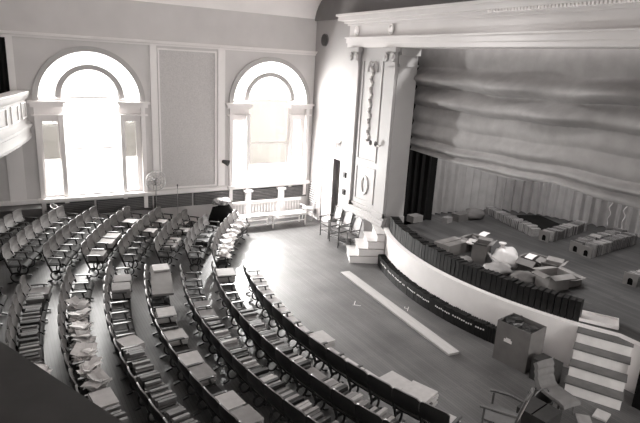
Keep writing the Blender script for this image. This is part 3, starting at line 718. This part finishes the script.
# ================================================================ THEATRE SEATS
SP = .475; SW = .50
def seat_back_mesh():
    def fn(u, v):
        x = (u - .5) * .473; e_ = abs(u - .5) * 2
        top = .87 - .04 * e_ ** 10 - .012 * e_ ** 2
        z = .53 + (top - .53) * v
        y = -.17 - .26 * (z - .42) + .022 * e_ ** 2 - .03 * math.sin(v * PI)
        return (x, y, z)
    b = MB(); b.sheet(fn, 14, 10, (0, -.022, -.004)); me = b.mesh('backrest', [M_seatback, M_backrear], True)
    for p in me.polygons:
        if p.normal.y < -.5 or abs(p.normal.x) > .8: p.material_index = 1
    return me
def seat_mesh():
    def fn(u, v):
        x = (u - .5) * .41; y = -.17 + .38 * v
        z = .455 - .02 * math.sin(PI * u) * math.sin(PI * min(1, v * 1.1)) - (.05 * ((v - .8) / .2) ** 2 if v > .8 else 0)
        return (x, y, z)
    b = MB(); b.sheet(fn, 8, 12, (0, 0, -.03)); return b.mesh('seat', M_seatwood, True)
def bar(b, p, q, w, t_):
    p, q = Vector(p), Vector(q); d = q - p; L = d.length; d.normalize(); x = Vector((1, 0, 0)); n_ = d.cross(x).normalized()
    vs = []
    for e in (p, q):
        for sx, sn in ((-1, -1), (1, -1), (1, 1), (-1, 1)): vs.append(e + x * sx * t_ / 2 + n_ * sn * w / 2)
    b.add(vs, [(0, 1, 2, 3), (7, 6, 5, 4), (0, 1, 5, 4), (1, 2, 6, 5), (2, 3, 7, 6), (3, 0, 4, 7)])
def standard_mesh():
    b = MB(); t_ = .03
    # base foot, posts, ring, arm support and backrest iron
    bar(b, (0, -.21, .015), (0, -.10, .05), .03, .05); bar(b, (0, .17, .015), (0, .07, .05), .03, .05)
    R_, r_ = .125, .098; zc = .17
    for i in range(16):
        a, c_ = 2 * PI * i / 16, 2 * PI * (i + 1) / 16; rm = (R_ + r_) / 2
        bar(b, (0, -.02 + rm * math.cos(a), zc + rm * math.sin(a)), (0, -.02 + rm * math.cos(c_), zc + rm * math.sin(c_)), R_ - r_, t_)
    bar(b, (0, -.10, .26), (0, -.175, .46), .035, t_); bar(b, (0, .05, .26), (0, .10, .44), .035, t_)
    bar(b, (0, -.19, .43), (0, .12, .43), .035, t_); bar(b, (0, -.17, .44), (0, -.235, .64), .035, t_); bar(b, (0, .10, .44), (0, .06, .60), .03, t_)
    bar(b, (0, -.10, .26), (0, .05, .26), .035, t_)
    return b.mesh('standard', M_iron)
def arm_mesh():
    b = MB(); b.sheet(lambda u, v: ((u - .5) * .045, -.17 + .31 * v, .615 - .03 * max(0, v - .75) * 4 * max(0, v - .75) * 4 / 4), 2, 8, (0, 0, -.025)); return b.mesh('armrest', M_arm, True)
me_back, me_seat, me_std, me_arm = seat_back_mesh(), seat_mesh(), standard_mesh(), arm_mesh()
def new_chair(loc, rz, label, group, ends):
    T = thing('theatre_seat', label, 'seat', loc, rz, group)
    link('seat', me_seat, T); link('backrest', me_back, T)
    for s_ in ends:
        o = link('standard', me_std, T); o.location = (s_ * SP / 2, 0, 0); o = link('armrest', me_arm, T); o.location = (s_ * SP / 2, 0, 0)
    return T
protoA = protoB = None
ROWN = ['', 'front', 'second', 'third', 'fourth', 'fifth', 'sixth', 'seventh', 'eighth', 'ninth']
def rail_hidden(px, py): return py > 345 + .676 * px + 26
seats = {}
def seat_pos(k, th):  # angle from -x axis towards +y, back top radius ROWR[k]
    R_ = ROWR[k] - .28
    return CX - R_ * math.cos(th), CY + R_ * math.sin(th), R_
def put_seat(k, sec, i, x, y, rz, last):
    global protoA, protoB
    z = gz(x, y); q = proj((x, y, z + .6))
    if not (-25 < q[0] < 660 and q[1] < 450) or rail_hidden(*q): return False
    if sec == 'near': label = 'theatre seat, %s from the cross aisle in the %s row, nearer block' % (ordi(i + 1), ROWN[k]); grp = 'seats of the nearer block'
    else: label = 'theatre seat, %s from the cross aisle in the %s row, window block' % (ordi(i + 1), ROWN[k]); grp = 'seats of the block by the windows'
    if last:
        if protoB is None: protoB = new_chair((x, y, z), rz, label, grp, (-1, 1)); T = protoB
        else: T = dup(protoB, (x, y, z), rz, label, grp)
    else:
        if protoA is None: protoA = new_chair((x, y, z), rz, label, grp, (-1,)); T = protoA
        else: T = dup(protoA, (x, y, z), rz, label, grp)
    seats[(sec, k, i)] = (x, y, z, rz); return True
# nearer block: th from +start down
START = {1: 15.6, 2: 16.6, 3: 15.9, 4: 16.4, 5: 17.2, 6: 14.9, 7: 12.4, 8: 11.5}
COUNT = {1: 14, 2: 20, 3: 20, 4: 20, 5: 19, 6: 17, 7: 14, 8: 10}
for k in range(1, 9):
    R_ = ROWR[k] - .28; dth = SP / R_; th = math.radians(START[k]) - dth / 2
    for i in range(COUNT[k]):
        a = th - i * dth; x, y, _ = seat_pos(k, a)
        # local +y faces the centre: direction (cos a, -sin a)
        rz = math.atan2(-math.sin(a), math.cos(a)) - PI / 2
        # local -x standard is on the far (+y) side; the last seat also closes the row
        put_seat(k, 'near', i, x, y, rz, i == COUNT[k] - 1)
# block by the windows (rows almost straight): end points on the aisle side and the wall side, at back-top line
FAR = {2: (22.2, 38.6), 3: (24.2, 35.2), 4: (24.4, 37.5), 5: (22.3, 37.2), 6: (20.9, 34.6), 7: (19.4, 32.7), 8: (18.3, 29.8), 9: (17.5, 28.0)}
for k, (t0, t1) in FAR.items():
    R_ = ROWR[k] - .28; dth = SP / R_; n_ = int(math.radians(t1 - t0) / dth + .5) + 1
    for i in range(n_):
        a = math.radians(t0) + i * dth; x, y, _ = seat_pos(k, a)
        put_seat(k, 'far', i, x, y, math.atan2(-math.sin(a), math.cos(a)) - PI / 2, i == 0)

# ================================================================ THINGS ON THE SEATS
bk_cache = {}
def book_me(t_, l_, h_, mi):
    key = (t_, l_, h_, mi)
    if key not in bk_cache:
        b = MB(); b.box(-t_ / 2, -l_ / 2, h_ - .008, t_ / 2, l_ / 2, h_); b.box(-t_ / 2, -l_ / 2, 0, -t_ / 2 + .004, l_ / 2, h_ - .008); b.box(t_ / 2 - .004, -l_ / 2, 0, t_ / 2, l_ / 2, h_ - .008)
        b.cur = 1; b.box(-t_ / 2 + .004, -l_ / 2 + .006, .006, t_ / 2 - .004, l_ / 2 - .006, h_ - .008)
        bk_cache[key] = b.mesh('book', [M_books[mi], M_paper2])
    return bk_cache[key]
def seat_xf(s, lx, ly, lz): 
    x, y, z, rz = s; c_, n_ = math.cos(rz), math.sin(rz); return (x + lx * c_ - ly * n_, y + lx * n_ + ly * c_, z + lz)
WHERE = {'near': 'nearer block', 'far': 'window block'}
nbooks = 0
def books_on(key, n_=6, pal=(0, 1, 2, 3, 4)):
    global nbooks
    s = seats.get(key)
    if not s: return
    sec, k, i = key; w = .385 / n_
    for j in range(n_):
        t_ = round(w * random.choice((.78, .9, .95)), 3); l_ = random.choice((.24, .27, .30)); h_ = random.choice((.16, .19, .21)); mi = random.choice(pal)
        o = link('book', book_me(t_, l_, h_, mi)); o.location = seat_xf(s, -.19 + w * (j + .5), .01 + random.uniform(-.01, .02), .458)
        o.rotation_euler = (0, 0, s[3]); nbooks += 1
        tag(o, '%s book, %s of those on the %s seat, %s row, %s' % (('pale', 'mid-grey', 'black', 'grey', 'dark')[mi], ordi(j + 1), ordi(i + 1), ROWN[k], WHERE[sec]), 'book', 'books standing spine up on the seats')
def bundle_on(key, w=.42, d=.34, h=.12, m=None, name='paper_bundle', desc='cream paper bundle', dy=0.03, yaw=0, dz=0, grp='paper bundles on the seats'):
    s = seats.get(key)
    if not s: return
    sec, k, i = key; b = MB(); rnd = random.Random(hash((k, i, 3 if sec == 'near' else 5)))
    nl = max(2, int(h / .035)); 
    for q in range(nl):
        ox, oy, a = rnd.uniform(-.012, .012), rnd.uniform(-.012, .012), rnd.uniform(-.06, .06)
        b.box(-w / 2, -d / 2, h * q / nl, w / 2, d / 2, h * (q + 1) / nl - .003, Matrix.Translation((ox, oy, 0)) @ Matrix.Rotation(a, 4, 'Z'))
    o = b.build(name, m or M_paper); o.location = seat_xf(s, 0, dy, .458 + dz); o.rotation_euler = (0, 0, s[3] + yaw)
    tag(o, '%s on the %s seat from the aisle, %s row, %s' % (desc, ordi(i + 1), ROWN[k], WHERE[sec]), 'paper', grp)
M_bright = mat('bright_paper', .78, .7, .2, .06, 12)
def crumple_on(key, m=None, sc=1.0, seed=0):
    s = seats.get(key)
    if not s: return
    sec, k, i = key; rnd = random.Random(seed + i * 7 + k)
    b = MB()
    for q in range(11):   # loose folded sheets fanned over one another
        w, d, h = rnd.uniform(.20, .30) * sc, rnd.uniform(.16, .24) * sc, rnd.uniform(.006, .016)
        mx = Matrix.Translation((rnd.uniform(-.09, .09), rnd.uniform(-.05, .07), .05 + q * .017)) @ Matrix.Rotation(rnd.uniform(-1.2, 1.2), 4, 'Z') @ Matrix.Rotation(rnd.uniform(-.4, .4), 4, 'X') @ Matrix.Rotation(rnd.uniform(-.4, .4), 4, 'Y')
        ph = rnd.uniform(0, 6); n0 = len(b.v)
        b.sheet(lambda u, v: ((u - .5) * w, (v - .5) * d, .02 * math.sin(u * 4 + ph) + .01 * math.sin(v * 6 + ph)), 5, 4, (0, 0, -h))
        b.v[n0:] = [tuple(mx @ Vector(p)) for p in b.v[n0:]]
    o = b.build('loose_papers', M_bright if m is M_paper else M_paper); o.location = seat_xf(s, 0, .035, .462); o.rotation_euler = (0, 0, s[3])
    tag(o, 'heap of loose papers on the %s seat, %s row, %s' % (ordi(i + 1), ROWN[k], WHERE[sec]), 'paper', 'heaps of loose papers on the seats')
# front row: flat pale papers
thick = {7: .14, 11: .2, 12: .24}
for i in range(14): bundle_on(('near', 1, i), .44, .34 if i not in thick else .42, thick.get(i, .05), M_paper, desc='flat cream paper bundle' if i not in thick else 'thick cream paper bundle', dy=.04 if i not in thick else .12)
# second row
bundle_on(('near', 2, 0), .46, .42, .18, M_paper, desc='large white paper stack')
for i in range(5, 9): books_on(('near', 2, i), 5, (1, 2, 4))
for i in range(9, 20):
    if i % 4 == 2: bundle_on(('near', 2, i), .40, .3, .12, M_paper2, desc='grey paper bundle')
    else: books_on(('near', 2, i), 5, (0, 3, 3, 1, 2))
# third row
bundle_on(('near', 3, 3), .38, .32, .08, M_paper2, desc='grey folded newspapers'); bundle_on(('near', 3, 4), .38, .32, .10, M_paper2, desc='grey folded newspapers')
for i in range(5, 20): books_on(('near', 3, i), 6, (0, 2, 3, 1, 2))
# fourth row: alternating bundles
for i, h_ in ((4, .15), (6, .12), (8, .15), (9, .14), (11, .16), (12, .17), (14, .15)):
    bundle_on(('near', 4, i), .40, .36, h_, M_paper if i not in (9, 12) else M_paper2, desc='square pale parcel of papers', grp='parcels in the fourth row')
for i in (15, 16, 18): books_on(('near', 4, i), 5, (1, 3, 4, 3))
bundle_on(('near', 4, 17), .40, .36, .14, M_paper, desc='square pale parcel of papers', grp='parcels in the fourth row')
s = seats.get(('near', 4, 1))
if s:
    b = MB(); b.box(-.85, -.22, 0, .85, .22, .05); b.cur = 1; b.box(-.83, -.2, .006, .83, .225, .044)
    o = b.build('portfolio', [M_carton, M_paper2]); o.location = seat_xf(s, -.12, .06, .64); o.rotation_euler = (0, 0, s[3] + .02); tag(o, 'large flat grey portfolio lying across the first seats of the fourth row', 'portfolio')
    b = MB(); b.box(-.2, -.18, 0, .2, .18, .04); o = b.build('paper_bundle', M_paper); o.location = seat_xf(s, -.74, .06, .692); o.rotation_euler = (0, 0, s[3] + .1); tag(o, 'pale papers lying on the aisle end of the grey portfolio', 'paper')
# fifth row
for i in range(1, 3): bundle_on(('near', 5, i), .40, .36, .2, M_paper2, desc='grey stack of folders')
bundle_on(('near', 5, 7), .40, .34, .14, M_paper, desc='pale leaning paper stack', yaw=.3)
for i in range(8, 19): books_on(('near', 5, i), 6, (4, 3, 1, 2, 4))
# sixth row
for i in range(3, 10): crumple_on(('near', 6, i), M_paper if i % 3 else M_paper2, 1.15, 3)
bundle_on(('near', 6, 10), .42, .3, .2, M_paper, desc='tall pale paper stack')
for i in range(11, 17): books_on(('near', 6, i), 6, (4, 1, 2, 2))
# seventh row
bundle_on(('near', 7, 0), .4, .36, .1, M_paper2, desc='grey folded newspapers')
for i in range(1, 7): books_on(('near', 7, i), 6, (4, 1, 4, 3, 2))
crumple_on(('near', 7, 7), M_paper, 1.1, 4); crumple_on(('near', 7, 8), M_paper, 1.1, 5)
# block by the windows
for i in range(0, 7): crumple_on(('far', 2, i), M_paper, 1.0, 6)
for i in (2, 3): bundle_on(('far', 3, i), .40, .34, .10, M_darkwood, desc='black folded cloth', grp='black cloths on the seats')
for i in (1, 2, 4): bundle_on(('far', 4, i), .38, .3, .08, M_paper2 if i % 2 else M_paper, desc='pale paper stack')
for i in (4, 6): bundle_on(('far', 5, i), .40, .32, .12, M_paper, desc='pale paper stack')
for i in (0, 2, 3, 6): bundle_on(('far', 6, i), .42, .36, .13, M_paper if i > 1 else M_paper2, desc='pale flat paper stack')

# ================================================================ LOOSE FURNITURE
def armchair(loc, rz, label):
    T = thing('wooden_armchair', label, 'chair', loc, rz, 'wooden armchairs by the pier')
    for sx in (-1, 1):
        b = MB(); b.tube([(sx * .24, .22, 0), (sx * .24, .22, .64)], .018, 8); b.build('leg', M_bentwood, T, smooth=True)
        b = MB(); b.tube([(sx * .21, -.24, 0), (sx * .21, -.22, .44), (sx * .21, -.28, .75), (sx * .20, -.34, .98)], .018, 8); b.build('leg', M_bentwood, T, smooth=True)
        b = MB(); b.tube([(sx * .22, -.26, .66), (sx * .27, -.05, .67), (sx * .27, .18, .655), (sx * .26, .28, .64)], .02, 8); b.build('armrest', M_bentwood, T, smooth=True)
        b = MB(); b.tube([(sx * .235, .2, .16), (sx * .21, -.22, .16)], .01, 6); b.tube([(sx * .235, .2, .28), (sx * .21, -.22, .28)], .01, 6); b.build('stretcher', M_bentwood, T)
    b = MB(); b.tube([(-.235, .21, .22), (.235, .21, .22)], .01, 6); b.tube([(-.21, -.22, .2), (.21, -.22, .2)], .01, 6); b.build('stretcher', M_bentwood, T)
    b = MB(); b.sheet(lambda u, v: ((u - .5) * (.44 + .05 * v), -.22 + .46 * v, .445 - .012 * math.sin(PI * u) * math.sin(PI * v)), 8, 8, (0, 0, -.03)); b.build('seat', M_bentwood, T, smooth=True)
    b = MB(); b.tube([(-.2, -.34, .96), (0, -.37, 1.0), (.2, -.34, .96)], .022, 8); b.tube([(-.2, -.25, .56), (.2, -.25, .56)], .015, 8); b.build('back_rail', M_bentwood, T, smooth=True)
    b = MB(); b.sheet(lambda u, v: ((u - .5) * .40, -.255 - .10 * v - .01 * math.sin(PI * u), .57 + .40 * v), 8, 6, (0, -.008, 0)); b.build('back_panel', mat('cane_panel', .42, .7, .3, .25, 60), T, smooth=True)
    return T
a0 = armchair((9.14, 14.5, 0), 1.62, 'dark wooden armchair with cane back, farthest of the three by the pier')
dup(a0, (9.10, 13.83, 0), 1.68, 'dark wooden armchair with cane back, middle one of the three by the pier')
dup(a0, (9.0, 13.16, 0), 1.60, 'dark wooden armchair with cane back, nearest the white steps')

# white bench with spindle back
B_ = thing('spindle_bench', 'long white bench with spindle back below the right window', 'bench', (7.75, 16.25, 0))
w = 2.62
b = MB(); b.box(-w / 2, -.30, .42, w / 2, .20, .46); b.build('seat', M_whitepaint, B_, bevel=.008)
b = MB(); b.box(-w / 2, .19, .80, w / 2, .23, .90); b.build('top_rail', M_whitepaint, B_, bevel=.008)
for x in [-w / 2 + .1 + i * (w - .2) / 22 for i in range(23)]:
    b = MB(); b.tube([(x, .20, .46), (x, .21, .63), (x, .21, .80)], [.011, .016, .011], 6); b.build('spindle', M_whitepaint, B_)
for x in (-w / 2 + .05, 0, w / 2 - .05):
    for y in (-.26, .17):
        b = MB(); b.box(x - .02, y - .02, 0, x + .02, y + .02, .42); b.build('leg', M_trim, B_)
b = MB()
for y in (-.26, .17): b.box(-w / 2 + .05, y - .012, .18, w / 2 - .05, y + .012, .21)
b.build('stretcher', M_trim, B_)
for s_ in (-1, 1):
    b = MB(); b.tube([(s_ * (w / 2 - .03), .2, .66), (s_ * (w / 2 - .03), -.1, .67), (s_ * (w / 2 - .03), -.27, .62), (s_ * (w / 2 - .03), -.27, .46)], .02, 8); b.build('armrest', M_whitepaint, B_, smooth=True)
b = MB(); b.sheet(lambda u, v: (-.45 + .9 * u, -.2 + .34 * v, .03 + .03 * math.sin(u * 9) * math.sin(v * 5)), 16, 8, (0, 0, -.02)); o = b.build('folded_cloth', M_label, smooth=True); o.location = (7.3, 16.15, .475); tag(o, 'white cloth spread on the left part of the spindle bench', 'cloth')

# bentwood chair in the corner
def bentwood(loc, rz, label, m):
    T = thing('bentwood_chair', label, 'chair', loc, rz)
    b = MB(); b.tube([(-.19, -.17, .0), (-.18, -.18, .45), (-.18, -.23, .72), (-.1, -.27, .88), (0, -.28, .92), (.1, -.27, .88), (.18, -.23, .72), (.18, -.18, .45), (.19, -.17, 0)], .018, 8); b.build('back_frame', m, T, smooth=True)
    b = MB(); b.tube([(-.1, -.19, .46), (-.09, -.22, .66), (0, -.26, .78), (.09, -.22, .66), (.1, -.19, .46)], .012, 8); b.build('back_hoop', m, T, smooth=True)
    b = MB(); b.lathe([(.05, .43), (.21, .43), (.22, .445), (.21, .46), (.05, .465)], n=22); b.build('seat', m, T, smooth=True)
    for sx in (-1, 1):
        b = MB(); b.tube([(sx * .15, .14, .44), (sx * .18, .19, 0)], .017, 8); b.build('leg', m, T, smooth=True)
    b = MB(); b.tube([(.15 * math.cos(a), .15 * math.sin(a), .25) for a in [2 * PI * i / 20 for i in range(20)]], .01, 6, True); b.build('stretcher_ring', m, T)
    return T
bentwood((9.42, 16.55, 0), 1.0, 'white bentwood chair with hooped back standing in the corner', mat('worn_white', .6, .5, .3, .1, 8))

# pedestal fan
F_ = thing('pedestal_fan', 'pedestal fan right of the left arched window', 'fan', (3.98, 16.7, 0))
b = MB(); b.lathe([(.2, 0), (.2, .02), (.05, .05), (.02, .07)], n=20); b.build('base', M_iron, F_, smooth=True)
b = MB(); b.tube([(0, 0, .05), (0, 0, 1.62)], .016, 8); b.build('pole', M_chrome, F_)
b = MB(); b.lathe([(.03, -.02), (.07, .0), (.08, .1), (.03, .15)], (0, .0, 1.78), 16, 'y'); b.tube([(0, .04, 1.62), (0, .04, 1.74)], .02, 8); b.build('motor', M_iron, F_, smooth=True)
b = MB()
for r_ in (.31, .24, .16, .08): b.tube([(r_ * math.cos(a), -.07 - .03 * (1 - r_ / .31), 1.78 + r_ * math.sin(a)) for a in [2 * PI * i / 28 for i in range(28)]], .007 if r_ < .3 else .016, 5, True)
for i in range(12):
    a = 2 * PI * i / 12; b.tube([(.03 * math.cos(a), -.11, 1.78 + .03 * math.sin(a)), (.31 * math.cos(a), -.06, 1.78 + .31 * math.sin(a)), (.2 * math.cos(a), .02, 1.78 + .2 * math.sin(a))], .006, 4)
b.build('guard', M_chrome, F_)
for i in range(4):
    a = PI / 2 * i + .4; b = MB()
    b.sheet(lambda u, v: ((.03 + .24 * u) * math.cos(a + (v - .5) * .9 * (u * .6 + .4)), -.04 + .04 * (v - .5), 1.78 + (.03 + .24 * u) * math.sin(a + (v - .5) * .9 * (u * .6 + .4))), 5, 4, (0, .003, 0)); b.build('blade', M_trim, F_, smooth=True)
# microphone stand
F_ = thing('microphone_stand', 'thin microphone stand in front of the tall wall panel', 'stand', (4.62, 16.55, 0))
b = MB(); b.lathe([(.13, 0), (.13, .015), (.03, .03)], n=18); b.build('base', M_iron, F_)
b = MB(); b.tube([(0, 0, .02), (0, 0, 1.5)], .010, 8); b.build('pole', M_chrome, F_)
b = MB(); b.lathe([(.008, -.07), (.012, 0), (.02, .03), (.02, .07), (.006, .09)], (0, 0, 1.56), 12); b.build('microphone', M_iron, F_, smooth=True)
# coat heap on a chair near the right window
blob('coat_heap', 'big heap of dark coats behind the window block, left of the white bench', 'clothes', (6.05, 16.38), .40, .34, .62, M_blackdrape, 11, 0)
blob('cloth_heap', 'light patterned cloth lying on top of the dark coats', 'cloth', (6.02, 16.36), .32, .26, .13, mat('mottled_cloth', .3, .8, .2, .8, 14), 13, .93)
None and blob('cloth_heap', 'white cloth beside the dark coats at the left end of the bench', 'cloth', (6.72, 16.35), .2, .2, .14, M_label, 15, .55) if False else None
# low cupboard at the far left
C_ = thing('low_cupboard', 'low grey cupboard against the window wall at far left', 'cupboard', (.30, 16.86, gz(.3, 16.86)))
b = MB(); b.box(-.8, -.25, 0, .42, .25, .66); b.build('body', mat('grey_paint', .14, .6, .3, .05, 3), C_, bevel=.006)
b = MB(); b.box(-.83, -.28, .66, .45, .26, .70); b.build('top', mat('grey_paint', .14), C_, bevel=.005)
# desk lamp-like reflector and leaflet standing on cupboard side
b = MB(); b.lathe([(.015, -.1), (.05, -.06), (.11, .06), (.10, .06), (.02, -.05)], n=16); b.tube([(0, 0, -.08), (-.1, .05, -.3)], .01, 6); o = b.build('reflector_lamp', M_chrome, smooth=True); o.location = (1.05, 16.85, 1.12); o.rotation_euler = (.5, .5, 0); tag(o, 'small shiny reflector lamp below the left corner of the left window', 'lamp')

# plank on the floor
b = MB(); b.box(-.14, -2.32, 0, .14, 2.32, .05)
o = b.build('plank', M_plank, bevel=.004); o.location = (7.64, 9.18, .001); o.rotation_euler = (0, 0, -.075); tag(o, 'long pale plank lying on the floor before the stage', 'plank')
# chalk marks
b = MB(); b.box(-.008, -.12, 0, .008, .12, .002); b.box(-.008, -.12, 0, .16, -.104, .002); b.box(-.04, -.128, 0, -.0081, -.116, .002); o = b.build('chalk_mark', M_label); o.location = (6.98, 9.75, .001); o.rotation_euler = (0, 0, -.7); tag(o, 'white chalk mark shaped like an L on the floor left of the plank', 'chalk mark')
b = MB(); b.box(-.006, -.12, 0, .006, .12, .002, Matrix.Rotation(-.3, 4, 'Z')); b.box(-.07, -.006, 0, -.008, .006, .002, Matrix.Rotation(-.5, 4, 'Z')); b.box(-.09, 0, 0, -.078, .1, .002, Matrix.Rotation(-.3, 4, 'Z')); o = b.build('chalk_mark', M_label); o.location = (7.98, 8.95, .001); o.rotation_euler = (0, 0, -.5); tag(o, 'white chalk mark shaped like a 4 on the floor right of the plank', 'chalk mark')

# big cardboard box in front of the apron
T = carton('cardboard_bin', 'large tall cardboard box filled with dark things, before the stage front', (8.45, 6.14), 0, .56, .72, .84, M_carton, False, z0=0)
T.rotation_euler = (0, 0, .15)
for c_ in list(T.children):
    if c_.name.startswith('lid'): bpy.data.objects.remove(c_)
b = MB(); b.box(-.287, .0, .46, -.281, .17, .52); b.box(-.287, .03, .521, -.281, .13, .55); o = b.build('label', M_label, T); o['label'] = 'white paper label'
rnd = random.Random(4)
b = MB()
for i in range(16):
    c_ = (rnd.uniform(-.2, .2), rnd.uniform(-.28, .28), rnd.uniform(.72, .84)); b.box(-.09, -.07, -.02, .09, .07, .02, Matrix.Translation(c_) @ Matrix.Rotation(rnd.uniform(0, 3), 4, 'Z') @ Matrix.Rotation(rnd.uniform(-.5, .5), 4, 'X'))
b.box(-.26, -.34, .1, .26, .34, .66)
o = b.build('contents', [mat('dark_things', .04, .4, .5, .8, 9)], T)

# upholstered slipper chair with a fluted back
U = thing('slipper_chair', 'low upholstered armless chair with a ridged back, by the striped steps', 'chair', (7.78, 4.80, 0), PI - .1)
def uf(u, v):
    x = (u - .5) * .38
    pts = [(-.27, .78), (-.31, .75), (-.27, .64), (-.25, .52), (-.22, .42), (-.12, .34), (.05, .33), (.25, .33), (.36, .31), (.38, .25)]
    k_ = v * 9; i = min(8, int(k_)); f_ = k_ - i
    y = pts[i][0] * (1 - f_) + pts[i + 1][0] * f_; z = pts[i][1] * (1 - f_) + pts[i + 1][1] * f_
    rid = .022 * abs(math.sin(v * PI * 8)) if v < .5 else 0
    return (x, y + rid, z + .01 * math.sin(PI * u))
b = MB(); b.sheet(uf, 10, 60, (0, -.07, -.06)); b.build('cushion', M_uph, U, smooth=True)
for sx in (-1, 1):
    for y in (-.25, .25):
        b = MB(); b.tube([(sx * .17, y, .28), (sx * .19, y * 1.08, 0)], [.022, .014], 8); b.build('leg', M_bentwood, U)
# dark box behind it
carton('wooden_crate', 'dark open crate standing against the apron beside the striped steps', (8.38, 5.42), .1, .35, .42, .42, M_darkwood, False, z0=0)

dup(a0, (6.24, 4.62, 0), .45, 'dark wooden armchair with cane back at the near edge of the floor', 'armchair at the near edge')
bb = thing('basket', 'round dark basket on the floor behind the near crate', 'basket', (7.45, 4.82, 0))
b = MB(); b.lathe([(.15, 0), (.19, .15), (.21, .30), (.195, .30), (.17, .05)], n=22); b.build('body', M_darkwood, bb, smooth=True)
b = MB(); b.tube([(.2 * math.cos(a), 0, .29 + .16 * math.sin(a)) for a in [PI * i / 12 for i in range(13)]], .012, 6); b.build('handle', M_bentwood, bb)
carton('wooden_crate', 'dark crate between the near armchair and the slipper chair', (7.05, 4.55), .15, .5, .5, .35, M_darkwood, False, z0=0)
carton('wooden_crate', 'brown open crate in front of the slipper chair', (7.78, 4.72), .5, .35, .3, .3, M_carton, False, z0=0) if False else None
for (x, y, z, rz, l) in ((8.35, 4.25, .02, .3, 'pale paper pad lying on the floor below the striped steps'), (7.95, 4.3, .02, .8, 'grey folder on the floor in front of the slipper chair')):
    b = MB(); b.box(-.14, -.11, 0, .14, .11, .03); b.box(-.13, -.10, .03, .135, .1, .035); o = b.build('paper_pad', M_paper if 'pale' in l else M_paper2); o.location = (x, y, .001); o.rotation_euler = (0, 0, rz); tag(o, l, 'paper')
print('SEATS', len(seats), 'BOOKS', nbooks)
